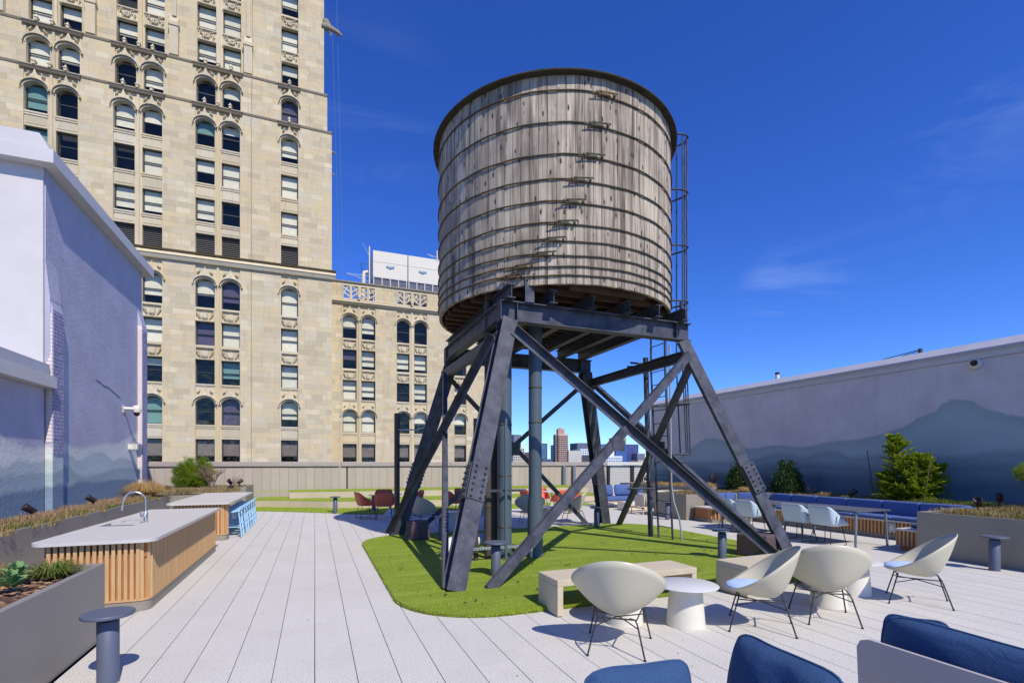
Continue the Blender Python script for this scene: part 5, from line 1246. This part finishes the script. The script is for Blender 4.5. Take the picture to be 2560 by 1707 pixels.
# ---- ottomans
o = thing('ottoman', 'dark aubergine hexagonal ottoman on the lawn beside the left rear leg', 'ottoman', (2.22, 11.62, 0))
mb = MB(); n = 6; a0 = .35
vs_ = [(2.22 + .33 * math.cos(a0 + PI / 3 * k), 11.62 + .33 * math.sin(a0 + PI / 3 * k), .05) for k in range(6)] + [(2.22 + .28 * math.cos(a0 + PI / 3 * k), 11.62 + .28 * math.sin(a0 + PI / 3 * k), .46) for k in range(6)]
mb.add(vs_, [tuple(range(6))[::-1], tuple(range(6, 12))] + [(k, (k + 1) % 6, 6 + (k + 1) % 6, 6 + k) for k in range(6)]); mod_bevel(mb.build('ottoman_body', 'ottoman', o), .02, 3)
o = thing('ottoman', 'dark aubergine square ottoman at the foot of the front right leg', 'ottoman', (7.85, 7.05, 0))
mb = MB(); mb.box(-.28, .28, -.28, .28, .05, .47, Matrix.Translation((7.82, 7.12, 0)) @ Matrix.Rotation(R(20), 4, 'Z')); mod_bevel(mb.build('ottoman_body', 'ottoman', o), .03, 3)

# ================================================================== SOFAS
def pillow(mb_name, par_, m, w_, h_, th, mat, seam=True, n=14, crease=0.0, seed=1):
    """soft cushion: w along local x, h along local z, thickness along y; m places it"""
    rr = random.Random(seed); ph = [rr.uniform(0, 6) for _ in range(4)]
    def surf(sgn):
        def fn(u_, v_):
            a, b = 2 * u_ - 1, 2 * v_ - 1; e = (1 - a * a) * (1 - b * b); f = max(0, e) ** .38
            pin = 1 - .035 * (1 - abs(b)) * 1.0
            rc = 1 - .13 * (a * a * b * b) ** 2.2; x = a * w_ / 2 * rc * (1 - .03 * (1 - b * b) * abs(a) ** 3); z = b * h_ / 2 * rc * (1 - .03 * (1 - a * a) * abs(b) ** 3)
            y = sgn * th / 2 * f * (1 + crease * math.sin(5 * a + ph[0]) * math.cos(4 * b + ph[1])) + crease * .03 * math.sin(9 * a + 3 * b + ph[2])
            z += crease * .03 * math.sin(4.2 * a + ph[3]) * max(0, b) ** 2
            return m @ Vector((x, y, z + h_ / 2))
        return fn
    mb = MB(); mb.grid(surf(1), n, n); mb.grid(surf(-1), n, n); o = mb.build(mb_name, mat, par_)
    if seam:
        q = MB(); f = surf(0); per = [f(k / n, 1) for k in range(n + 1)] + [f(1, 1 - k / n) for k in range(1, n + 1)] + [f(1 - k / n, 0) for k in range(1, n + 1)] + [f(0, k / n) for k in range(1, n + 1)]
        q.tube(per, .008, 5, False); link('piping', q.mesh('piping', mat, off(o)), o)
    return o
T = Matrix.Translation; RZ = lambda a: Matrix.Rotation(R(a), 4, 'Z'); RX = lambda a: Matrix.Rotation(R(a), 4, 'X')
s1 = thing('corner_sofa', 'navy blue corner sofa cushions cropped by the lower edge of the picture', 'sofa', (1.6, 1.4, 0))
cushion(.7, 2.25, 1.05, 2.0, .22, .40, 'seat_cushion', mat='blue', par_=s1, bev=.05)
mb = MB(); mb.box(.68, 2.3, 1.0, 2.1, .16, .2); 
for x in (.75, 2.2): 
    for y in (1.05, 2.0): mb.box(x - .025, x + .025, y - .025, y + .025, .002, .16)
mb.build('frame', 'oak', s1)
mb = MB(); mb.prism(rrect(.8, 1.78, .2, .62, .06, 4), 'Y', 2.12, 2.15); mb.build('back_panel', 'greypanel', s1)
pillow('back_cushion', s1, T((1.47, 2.0, .40)) @ RZ(-4) @ RX(-8), .60, .42, .20, 'blue', crease=.10, seed=3)
pillow('back_cushion', s1, T((2.16, 1.86, .40)) @ RZ(-96) @ RX(-10), .72, .45, .24, 'blue', crease=.12, seed=5)
s2 = thing('panel_back_sofa', 'sofa with light grey moulded back panel and navy cushions, bottom right corner', 'sofa', (3.5, 1.4, 0))
mb = MB(); mb.prism([(.3, .22), (2.02, .22), (2.06, .45), (2.07, .68), (2.05, .725), (2.0, .745), (.3, .745)], 'X', 3.08, 3.105); mod_bevel(mb.build('back_panel', 'greypanel', s2), .006)
mb = MB(); mb.box(3.12, 3.9, .3, 2.0, .14, .18); mb.tube([(3.15, 2.06, .14), (3.15, 2.09, .62)], .018, 8)
for x in (3.15, 3.85):
    for y in (.4, 1.95): mb.box(x - .025, x + .025, y - .025, y + .025, .002, .14)
mb.build('frame', 'wire', s2)
cushion(3.25, 3.92, .3, 2.0, .19, .40, 'seat_cushion', mat='blue', par_=s2, bev=.05)
pillow('back_cushion', s2, T((3.25, 1.45, .38)) @ RZ(-91) @ RX(-7), 1.25, .50, .24, 'blue', crease=.10, seed=8, n=20)
pillow('scatter_cushion', s2, T((3.44, 1.95, .42)) @ RZ(-64) @ RX(-10), .34, .42, .15, 'blue', crease=.12, seed=9)

s3 = thing('blue_sofa', 'royal blue two seat sofa on pale wood frame in the far lounge corner', 'sofa', (11.6, 17.4, 0))
mb = MB(); mb.box(10.72, 12.35, 17.05, 17.12, .22, .27); mb.box(10.72, 12.35, 17.85, 17.92, .22, .27); mb.box(10.70, 10.78, 17.05, 17.92, .22, .27); mb.box(12.3, 12.37, 17.05, 17.92, .22, .27)
mb.build('frame', 'oak', s3)
for x in (10.76, 12.3):
    for y in (17.1, 17.88): mb = MB(); mb.tube([(x, y, .22), (x, y, .002)], .022, 8); mb.build('leg', 'oak', s3)
cushion(10.75, 12.32, 17.06, 17.8, .272, .45, 'seat_cushion', mat='blue_seat', par_=s3, bev=.05)
pillow('back_cushion', s3, T((11.12, 17.72, .44)) @ RX(-10), .78, .46, .24, 'blue_seat', seed=2); pillow('back_cushion', s3, T((11.95, 17.72, .44)) @ RX(-10), .80, .48, .24, 'blue_seat', seed=4)
pillow('scatter_cushion', s3, T((10.85, 17.35, .44)) @ RZ(35) @ RX(-12), .40, .36, .16, 'blue_seat', seed=6); pillow('scatter_cushion', s3, T((12.45, 17.4, .40)) @ RZ(-60), .5, .4, .2, 'blue_seat', seed=7)
s4 = thing('ivory_sofa', 'ivory corner sofa seen from behind on pale wood frame, beyond the lawn', 'sofa', (11.3, 14.7, 0))
mb = MB(); mb.box(10.50, 12.5, 14.36, 14.42, .22, .265); mb.box(10.50, 12.5, 15.10, 15.16, .22, .265); mb.box(10.50, 10.56, 14.36, 15.16, .22, .265); mb.box(12.44, 12.5, 14.36, 15.16, .22, .265); mb.build('frame', 'oak', s4)
for x, y in ((10.56, 14.42), (10.56, 15.1), (11.5, 14.42), (12.42, 14.42), (12.42, 15.1)): mb = MB(); mb.tube([(x, y, .22), (x, y, .002)], .022, 8); mb.build('leg', 'oak', s4)
cushion(10.95, 12.44, 14.48, 15.1, .27, .42, 'seat_cushion', mat='sofawhite', par_=s4, bev=.05)
mb = MB(); mb.prism(rrect(11.1, 12.45, .30, .80, .06, 5), 'Y', 14.40, 14.43); mb.build('back_panel', 'sofawhite', s4)
mb = MB(); mb.prism(rrect(14.50, 15.04, .28, .66, .07, 5), 'X', 10.66, 10.69); mb.build('side_panel', 'sofawhite', s4)
pillow('back_cushion', s4, T((11.5, 14.58, .40)) @ RX(8), .72, .44, .2, 'sofawhite', seed=12); pillow('back_cushion', s4, T((12.1, 14.58, .40)) @ RX(8), .66, .44, .2, 'sofawhite', seed=13)
pillow('side_cushion', s4, T((10.78, 14.78, .42)) @ RZ(90), .55, .32, .16, 'sofawhite', seed=14)
lt = thing('low_white_table', 'low white block table between the far sofas', 'table', (11.25, 16.1, 0))
mb = MB(); mb.box(10.85, 11.75, 15.7, 16.45, .03, .33); mod_bevel(mb.build('table_block', 'white', lt), .02, 3)

# ================================================================== FIXTURES
def spotlight():
    t = thing('garden_spotlight', '', 'spotlight')
    mb = MB(); mb.lathe([(.048, -.10), (.058, -.09), (.070, .08), (.072, .10), (.062, .10), (.056, .06), (.01, .05)], 20); o = mb.build('lamp_head', 'spot', t); o.rotation_euler = (R(-52), 0, 0); o.location = (0, 0, .15)
    mb = MB(); mb.tube([(0, -.02, -.06), (0, -.02, .08)], .012, 8); mb.lathe([(.03, -.02), (.03, .02)], 10, 0, -.02); mb.build('stake', 'spot', t); return t
spt = spotlight(); u = [False]
for x, y, z, a, l in ((-5.0, 12.1, .78, 2.2, 'at the left end of the left mural planter'), (-5.0, 14.9, .78, 2.0, 'in the middle of the left mural planter'), (-5.0, 18.2, .78, 2.0, 'by the far pilaster in the left mural planter'), (-4.55, 19.7, .80, 2.2, 'between tawny grass and the pine shrub'),
                      (-2.95, 21.2, .95, 2.6, 'left of the pair on the raised planter'), (-2.62, 21.25, .95, -.9, 'right of the pair on the raised planter'), (-2.75, 19.9, .80, -1.2, 'at the far end behind the bar counter'),
                      (13.75, 9.35, .84, -2.2, 'behind the banquette left of the big conifer'), (12.42, 5.92, .86, 1.9, 'nearest the banquette on the right foreground planter'), (13.7, 6.15, .90, 1.9, 'standing higher on the right foreground planter'), (13.2, 17.8, .96, .7, 'on the dark rimmed planter beyond the sofas')):
    place(spt, u, (x, y, z), a, 'dark bronze bullet spotlight ' + l, 'bullet garden spotlights')
dc = thing('dome_camera', 'white dome security camera on the far pilaster of the left wall', 'camera', (-5.05, 18.2, 3.4))
mb = MB(); mb.tube([(-5.28, 18.05, 3.42), (-5.05, 18.1, 3.42)], .05, 12); mb.box(-5.3, -5.26, 17.95, 18.12, 3.30, 3.5); mb.lathe([(.02, .12), (.09, .10), (.115, .02), (.115, -.05), (.10, -.10)], 20, -5.0, 18.2, 3.42); mb.build('housing', 'white', dc)
mb = MB(); mb.lathe([(.085, -.10), (.075, -.16), (.04, -.20), (.005, -.21)], 18, -5.0, 18.2, 3.42); mb.build('dome', simple('black_dome', (.01, .01, .012), .1), dc)
cl = thing('caged_wall_lamp', 'small white wall lamp in a round wire cage on the left wall', 'lamp', (-5.1, 18.5, 2.3))
mb = MB(); mb.box(-5.28, -5.05, 18.42, 18.56, 2.22, 2.38); mb.build('lamp_body', 'white', cl)
mb = MB()
for k in range(6): t = PI * k / 6; mb.tube([(-5.08 + .0 + .13 * math.cos(t) * math.sin(p), 18.5 + .13 * math.sin(t) * math.sin(p), 2.3 + .15 * math.cos(p)) for p in [PI * j / 10 for j in range(21)]], .004, 4)
mb.build('wire_cage', 'galv', cl)
c2 = thing('dome_camera', 'round white dome camera high on the right mural wall', 'camera', (14.9, 7.2, 4.2))
m = T((14.99, 7.19, 4.21)) @ Matrix.Rotation(R(-90), 4, 'Y')
q = MB(); q.lathe([(.135, .0), (.135, .03), (.12, .06), (.085, .075)], 28); me = q.mesh('housing', 'white'); link('housing', me, c2, loc=(.09, -.01, .01), rot=(0, R(-90), 0))
q = MB(); q.lathe([(.075, .07), (.065, .11), (.03, .14), (.003, .145)], 24); link('dome', q.mesh('dome', 'dark'), c2, loc=(.09, -.01, .03), rot=(0, R(-90), 0))
vp = thing('vent_pipe', 'short white vent pipe with black cap above the right wall coping', 'pipe', (15.5, 13.25, 4.8))
mb = MB(); mb.tube([(15.5, 13.25, 4.7), (15.5, 13.25, 4.98)], .07, 14); mb.build('pipe', 'white', vp); mb = MB(); mb.tube([(15.5, 13.25, 4.98), (15.5, 13.25, 5.06)], .076, 14); mb.build('cap', 'dark', vp)
vp = thing('guy_anchor', 'small dark anchor post with wires on top of the right coping', 'anchor', (15.4, 8.6, 4.8))
mb = MB(); mb.tube([(15.4, 8.62, 4.78), (15.4, 8.62, 4.92)], .05, 10); mb.build('post', 'rust', vp); mb = MB(); mb.tube([(15.4, 8.62, 4.9), (15.4, 9.6, 4.81)], .012, 5); mb.tube([(15.4, 8.62, 4.87), (15.4, 9.1, 4.81)], .012, 5); mb.build('wire', 'wire', vp)
wo = thing('wall_box', 'small grey conduit box low on the right mural between the yews and conifer', 'electrical box', (14.97, 11.3, 1.35))
mb = MB(); mb.box(14.96, 14.999, 11.24, 11.36, 1.28, 1.44); mb.tube([(14.98, 11.3, 1.28), (14.98, 11.3, .8)], .012, 6); mb.build('box', M['mural_r'], wo)

# ================================================================== PLANTS
def scatter(n, x0, x1, y0, y1, z, seed): r_ = random.Random(seed); return [(r_.uniform(x0, x1), r_.uniform(y0, y1), z) for _ in range(n)]
def clumps(nc, per, x0, x1, y0, y1, z, rad, seed):
    r_ = random.Random(seed); o = []
    for _ in range(nc):
        cx, cy = r_.uniform(x0, x1), r_.uniform(y0, y1); q = rad * r_.uniform(.6, 1.3)
        for _ in range(per): a = r_.uniform(0, 2 * PI); d = q * math.sqrt(r_.random()); o.append((cx + d * math.cos(a), cy + d * math.sin(a), z))
    return o
def cover(label, mat, pts, h, wd, lean, seed, droop=.3, hv=.5):
    return tag(blades(pts, h, wd, lean, seed, 2, droop, hv).build('ground_cover', mat), label, kind='stuff')
cover('dry tan grass and leaves filling the long left planter', 'tan', clumps(80, 100, -5.1, -4.35, 7.5, 18.5, .73, .22, 1), .09, .009, .8, 1)
cover('pinkish dried sedum stems along the left mural planter', 'sedum', clumps(70, 110, -5.15, -4.55, 9, 18, .73, .17, 2), .13, .009, .6, 2)
cover('green shoots between the dry sedum in the left planter', 'greeng', clumps(40, 60, -4.75, -4.35, 9, 18.5, .73, .13, 3), .07, .014, .7, 3)
cover('dry grass on the raised planters by the back wall', 'tan', clumps(70, 110, -5, -2.45, 18.9, 22.5, .82, .25, 4), .12, .012, .7, 4)
cover('dry grass behind the banquette under the right mural', 'tan', clumps(60, 110, 13.45, 14.8, 6.4, 12.4, .77, .2, 5), .09, .012, .7, 5)
cover('green and tan sedge patch between conifer and foreground planter', 'greeng', clumps(26, 150, 13.45, 14.4, 6.35, 7.7, .77, .2, 6), .14, .010, .6, 6)
cover('dry tan grass at the corner planter', 'tan', clumps(30, 130, 11.2, 14.6, 12.8, 14.1, .77, .25, 7), .09, .012, .7, 7)
cover('tan and russet sedum in the right foreground planter', 'tan', clumps(55, 130, 11.15, 14.6, 3.6, 6.1, .80, .22, 8), .10, .009, .8, 8)
cover('green blades mixed through the right foreground planter', 'greeng', clumps(26, 100, 11.2, 14.4, 3.8, 6.0, .80, .18, 9), .09, .009, .8, 9)
cover('russet stems at the wall side of the right foreground planter', 'sedum', clumps(30, 120, 13.0, 14.7, 3.8, 6.1, .80, .2, 10), .10, .009, .7, 10)
cover('dry yellow grass on the dark rimmed planter', 'tawny', clumps(18, 100, 13.1, 14.7, 14.6, 18.8, .88, .2, 11), .12, .012, .6, 11)
def tuft(label, mat, x, y, z, rad, h, n, lean=.6, wd=.008, seed=1, cat='grass tuft', name='grass_tuft'):
    t = thing(name, label, cat, (x, y, z)); r_ = random.Random(seed)
    b = MB()
    for _ in range(n):
        a = r_.uniform(0, 2 * PI); d = rad * .35 * math.sqrt(r_.random()); bx, by = x + d * math.cos(a), y + d * math.sin(a); l = abs(r_.gauss(lean, .25)) * h; hh = h * r_.uniform(.65, 1.1) * max(.35, 1 - .45 * l / h)
        ww = wd * r_.uniform(.7, 1.3) / 2; px, py = -math.sin(a) * ww, math.cos(a) * ww; pts = []
        for k, (f, g_) in enumerate(((0, 0), (.3, .62), (.65, .98), (1.0, .92 - .3 * min(1, l / h)))):
            pts.append((bx + math.cos(a) * l * f, by + math.sin(a) * l * f, z + hh * g_))
        vs__ = []
        for k, q in enumerate(pts): s_ = (1, .9, .6, .08)[k]; vs__ += [(q[0] - px * s_, q[1] - py * s_, q[2]), (q[0] + px * s_, q[1] + py * s_, q[2])]
        b.add(vs__, [(0, 1, 3, 2), (2, 3, 5, 4), (4, 5, 7, 6)])
    b.build('grass_blades', mat, t); return t
tuft('large tawny feather grass spilling over the left planter beyond the pilaster', 'tawny', -4.75, 18.1, .75, .5, .62, 1500, .75, .009, 1)
tuft('dry grass mound in the near left planter behind the lamb ear', 'tan', -2.85, 5.98, .70, .45, .22, 1500, .9, .006, 2)
tuft('second straw coloured mound at the left edge of the near planter', 'tan', -2.95, 5.55, .70, .42, .18, 1100, 1.0, .006, 12)
tuft('green and orange sedge tuft at the far corner of the near left planter', 'greeng', -2.32, 6.02, .71, .22, .22, 420, .95, .009, 3)
tuft('round golden grass tuft behind the banquette, left of the two', 'tan', 13.75, 10.1, .78, .4, .22, 900, .7, .009, 4)
tuft('round golden grass tuft behind the banquette, right of the two', 'tan', 13.75, 9.5, .78, .35, .17, 700, .7, .009, 5)
tuft('golden grass tuft beside the left yew', 'tawny', 13.6, 14.6, .80, .4, .30, 700, .5, .01, 6)
tuft('low golden tuft right of the left yew', 'tawny', 13.6, 12.9, .80, .4, .22, 600, .6, .01, 7)
# lamb ear rosettes
def rosette(label, x, y, z, s_, seed):
    t = thing('lamb_ear_plant', label, 'plant', (x, y, z)); r_ = random.Random(seed)
    lf = MB(); n = 6
    prof = [(0, .012), (.2, .05), (.45, .075), (.7, .065), (.9, .03), (1.0, .002)]
    for k, (f, wd) in enumerate(prof):
        zc = .05 * math.sin(f * 2.6) + .0; lf.v += [(-wd, f * .30, zc + .018), (0, f * .30, zc), (wd, f * .30, zc + .018)]; lf.sm
    for k in range(5):
        for j in (0, 1): lf.f.append((k * 3 + j, k * 3 + j + 1, k * 3 + j + 4, k * 3 + j + 3)); lf.sm.append(True)
    me = lf.mesh('leaf', 'lamb')
    for i in range(17):
        ring = i / 17; a = i * 2.4 + r_.uniform(-.2, .2); link('leaf', me, t, loc=(.02 * math.cos(a), .02 * math.sin(a), .03 + .08 * ring), rot=(R(12 + 58 * ring + r_.uniform(-8, 8)), r_.uniform(-.2, .2), a), scale=(s_ * (1.05 - .45 * ring),) * 3)
    return t
rosette('grey-green lamb ear rosette lower in the near left planter', -2.34, 5.36, .73, .50, 1); rosette('grey-green lamb ear rosette above and behind its twin in the near planter', -2.46, 5.72, .74, .50, 2)
# shrubs and trees
def limb(mb, p, d, l, r0, depth, rng_, tips, spread=.55, shrink=.72, kids=3):
    q = p + d * l; mid = p + d * l * .5 + Vector((rng_.uniform(-1, 1), rng_.uniform(-1, 1), rng_.uniform(-.3, .5))) * l * .07
    mb.tube([p, mid, q], [r0, r0 * .85, r0 * .68], 5, False)
    if depth == 0: tips.append((q, d)); return
    tips.append((q, d)) if depth < 2 else None
    for k in range(kids):
        nd = (d + Vector((rng_.uniform(-1, 1), rng_.uniform(-1, 1), rng_.uniform(-.35, .9))) * spread).normalized(); limb(mb, q if k else mid, nd, l * shrink * rng_.uniform(.75, 1.15), r0 * .62, depth - 1, rng_, tips, spread, shrink, kids)
def foliage_mesh(items, leaf):
    """items: (pos, dir, size, seed) -> joined small faces from a template function"""
    b = MB()
    for it in items: leaf(b, *it)
    return b
def needle_tuft(b, p, d, s_, r_):
    for _ in range(16):
        v = (d * .9 + Vector((r_.gauss(0, 1), r_.gauss(0, 1), r_.gauss(.15, 1))) * .62).normalized(); w_ = v.cross(Vector((r_.random(), r_.random(), r_.random()))).normalized() * .0035 * (s_ / .08) ; q = p + Vector((r_.gauss(0, 1), r_.gauss(0, 1), r_.gauss(0, 1))) * s_ * .25
        b.add([q - w_, q + w_, q + v * s_], [(0, 1, 2)])
def leaf_tuft(b, p, d, s_, r_):
    for _ in range(9):
        v = Vector((r_.gauss(0, 1), r_.gauss(0, 1), r_.gauss(.1, 1))).normalized(); w_ = v.cross(Vector((r_.random(), r_.random(), r_.random()))).normalized() * s_ * .30; q = p + Vector((r_.gauss(0, 1), r_.gauss(0, 1), r_.gauss(0, 1))) * s_ * .8
        b.add([q, q + v * s_ * .5 + w_, q + v * s_, q + v * s_ * .5 - w_], [(0, 1, 2, 3)])
def spray_fan(b, p, d, s_, r_):
    side = d.cross(Vector((0, 0, 1))).normalized() if abs(d.z) < .95 else Vector((1, 0, 0))
    for k in range(9):
        a = (k - 4) * .26 + r_.uniform(-.1, .1); v = (d * math.cos(a) + side * math.sin(a) + Vector((0, 0, r_.uniform(-.1, .25)))).normalized(); L_ = s_ * r_.uniform(.6, 1.1) * (1 - .09 * abs(k - 4)); w_ = v.cross(Vector((r_.gauss(0, .5), r_.gauss(0, .5), 1))).normalized() * s_ * .10
        q = p + Vector((r_.gauss(0, 1), r_.gauss(0, 1), r_.gauss(0, 1))) * s_ * .12
        b.add([q, q + v * L_ * .5 + w_, q + v * L_, q + v * L_ * .5 - w_], [(0, 1, 2, 3)])
def shrub_blob(label, name, x, y, z, blobs, mat, leaf, size, n, seed, trunk=True, cat='shrub'):
    """crown = many leaf tufts on the shells of several uneven ellipsoids: (dx, dy, dz, rx, rz)"""
    t = thing(name, label, cat, (x, y, z)); r_ = random.Random(seed); items = MB()
    vol = [b_[3] ** 2 * b_[4] for b_ in blobs]; tot = sum(vol)
    for b_, v_ in zip(blobs, vol):
        for _ in range(int(n * v_ / tot)):
            d = Vector((r_.gauss(0, 1), r_.gauss(0, 1), r_.gauss(0, 1))).normalized(); k = .5 + .55 * r_.random() ** .6 + .17 * math.sin(d.x * 6 + d.z * 8 + seed) + .12 * math.sin(d.y * 11 + d.z * 15 + seed)
            p = Vector((x + b_[0] + d.x * b_[3] * k, y + b_[1] + d.y * b_[3] * k, z + b_[2] + d.z * b_[4] * k)); dd = (d + Vector((0, 0, .5))).normalized(); leaf(items, p, dd, size * r_.uniform(.7, 1.3), r_)
    items.build('crown', mat, t)
    if trunk:
        q = MB()
        for k, b_ in enumerate(blobs): q.tube([(x + b_[0] * .1, y + b_[1] * .1, z - .06), (x + b_[0] * .5, y + b_[1] * .5, z + b_[2] * .5), (x + b_[0], y + b_[1], z + b_[2] + b_[4] * .4)], [.028, .018, .006], 6)
        q.build('stems', 'bark', t)
    return t
shrub_blob('bushy bright green dwarf pine on the raised planter behind the bar', 'pine_shrub', -4.15, 21.3, .93, [(-.25, 0, .40, .36, .42), (-.15, .05, .72, .24, .30), (.30, .05, .52, .32, .38), (.38, 0, .82, .16, .22), (.05, -.1, .25, .5, .25)], 'pine', needle_tuft, .11, 1900, 3)
def bare(label, x, y, z, h, seed, kids=3, depth=4, spread=.5, mat='twig', r0=.018):
    t = thing('bare_shrub', label, 'shrub', (x, y, z)); mb = MB(); r_ = random.Random(seed); tips = []
    for k in range(5):
        a = r_.uniform(0, 2 * PI); limb(mb, Vector((x, y, z - .03)), Vector((math.cos(a) * .45, math.sin(a) * .45, 1)).normalized(), h * .33, r0, depth, r_, tips, spread, .74, kids)
    mb.build('twigs', mat, t)
    if mat == 'twig' and h > .8:
        q = MB()
        for p, d in tips[::3]: leaf_tuft(q, p, d, .02, r_)
        q.build('buds', 'tan', t)
    return t
bare('leafless brown branching shrub in front of the pine on the raised planter', -3.42, 20.75, .88, .95, 4)
bare('faint bare grey sapling at the left foot of the right mural', 14.3, 15.2, .85, .75, 6, 3, 3, .5)
bare('thin leafless sprig at the end of the raised planter', -2.9, 21.9, .93, .5, 8, 2, 3, .35)
bare('thin leafless sprig between the right yew and the golden tufts', 14.3, 11.0, .80, .40, 9, 2, 3, .4)
bare('thin leafless twigs beside the far spotlight on the dark rimmed planter', 13.25, 18.1, .92, .7, 10, 2, 3, .3)
shrub_blob('small dark conical yew left of the steel leg under the right mural', 'yew', 14.1, 13.7, .80, [(0, 0, .28, .34, .32), (.04, 0, .55, .22, .26), (-.10, .1, .50, .14, .25), (.03, 0, .82, .09, .22)], 'yew', leaf_tuft, .055, 1300, 5)
shrub_blob('twin-tipped dark yew in the middle under the right mural', 'yew', 14.15, 11.75, .80, [(-.16, 0, .38, .27, .38), (-.14, 0, .84, .10, .28), (-.17, 0, 1.05, .04, .14), (.20, 0, .38, .28, .36), (.14, 0, .80, .11, .26), (.30, 0, .62, .10, .18), (0, 0, .2, .4, .2)], 'yew', leaf_tuft, .055, 1700, 6)
# tall irregular conifer
cf = thing('conifer', 'tall irregular bright green cypress standing behind the banquette against the mural', 'tree', (14.15, 8.2, .80))
r_ = random.Random(12); tr = MB(); sp_ = MB(); base = Vector((14.2, 8.2, .76))
stems = [([base, base + Vector((-.05, .12, .5)), base + Vector((-.04, .16, 1.1)), base + Vector((-.06, .36, 1.74))], 1.0), ([base, base + Vector((.05, -.15, .45)), base + Vector((.05, -.22, .95)), base + Vector((.1, -.22, 1.22))], .85), ([base, base + Vector((.2, -.35, .4)), base + Vector((.3, -.52, .98))], .7), ([base, base + Vector((-.1, .4, .3)), base + Vector((-.1, .55, .75))], .8)]
for pts, s_ in stems:
    tr.tube(pts, [.04 * s_] + [.026 * s_] * (len(pts) - 2) + [.006], 6)
    tot = len(pts) - 1
    for _ in range(int(72 * s_ * tot)):
        f = r_.random() * tot; i = min(int(f), tot - 1); p = pts[i].lerp(pts[i + 1], f - i); h = f / tot; a = r_.uniform(0, 2 * PI); L_ = (.66 * (1 - h) ** .8 + .09) * s_ * r_.uniform(.5, 1.15); d = Vector((math.cos(a), math.sin(a), .22 + .3 * h)).normalized(); q = p + d * L_
        tr.tube([p, q], [.007, .003], 3, False)
        for k in range(6): spray_fan(sp_, p.lerp(q, .25 + .15 * k), d, .135, r_)
tr.build('trunk', 'bark', cf); sp_.build('crown', 'cypress', cf)
for i, (x, y, z1) in enumerate(((14.0, 9.05, 2.15), (13.95, 7.62, 2.22))):
    t = thing('support_cane', ['thin leaning cane left of the tall cypress', 'thin bamboo cane leaning right of the tall cypress'][i], 'stake', (x, y, .8)); mb = MB(); mb.tube([(x, y + .12 * (i * 2 - 1), .75), (x, y - .05 * (i * 2 - 1) * 1.5, z1)], .011, 6); mb.build('cane', 'bark' if i else 'wire', t)
# small pine at the right edge
pn_ = thing('young_pine', 'young pine with pale bare stems at the right picture edge', 'tree', (13.7, 5.75, .82)); mb = MB(); tips = []; r_ = random.Random(15)
b0 = Vector((13.75, 5.45, .80)); mb.tube([b0, b0 + Vector((-.05, .1, .25)), b0 + Vector((-.04, .2, .45))], [.022, .018, .014], 7, False)
for k in range(6): limb(mb, b0 + Vector((-.04, .2, .42)), Vector((r_.uniform(-.5, .5), r_.uniform(-.8, .9), 1)).normalized(), .24, .011, 2, r_, tips, .55, .7, 3)
mb.build('stems', 'twig', pn_); q = MB()
for p, d in tips: needle_tuft(q, p, d, .12, r_); needle_tuft(q, p, d, .10, r_)
q.build('crown', 'pine', pn_)
# wood chips on the near planter
mb = MB(); r_ = random.Random(31)
for i in range(420):
    x, y = r_.uniform(-2.9, -2.12), r_.uniform(4.0, 6.2); s_ = r_.uniform(.008, .03); mb.box(-s_, s_, -s_ * .5, s_ * .5, 0, .005, T((x, y, .725)) @ Matrix.Rotation(r_.uniform(0, PI), 4, 'Z') @ Matrix.Rotation(r_.uniform(-.5, .5), 4, 'X'))
mb.build('bark_chips', simple('pale_bark_chips', (.34, .2, .1), .9, isl=.9), kind='stuff', label='bark chips and dry leaves on the near planter soil')

# grit and tiny leaf bits on the paving
mb = MB(); r_ = random.Random(77)
for i in range(90):
    x, y = r_.uniform(-1.7, 9.5), r_.uniform(3.4, 9) if r_.random() < .8 else r_.uniform(9, 18)
    if inpoly(x, y, lawn) or x > 11: continue
    s_ = r_.uniform(.003, .008); mb.box(-s_, s_, -s_ * .5, s_ * .5, 0, s_ * .4, T((x, y, .0015)) @ Matrix.Rotation(r_.uniform(0, PI), 4, 'Z'))
mb.build('grit', 'rust', kind='stuff', label='dark grit and leaf bits scattered on the pale paving')
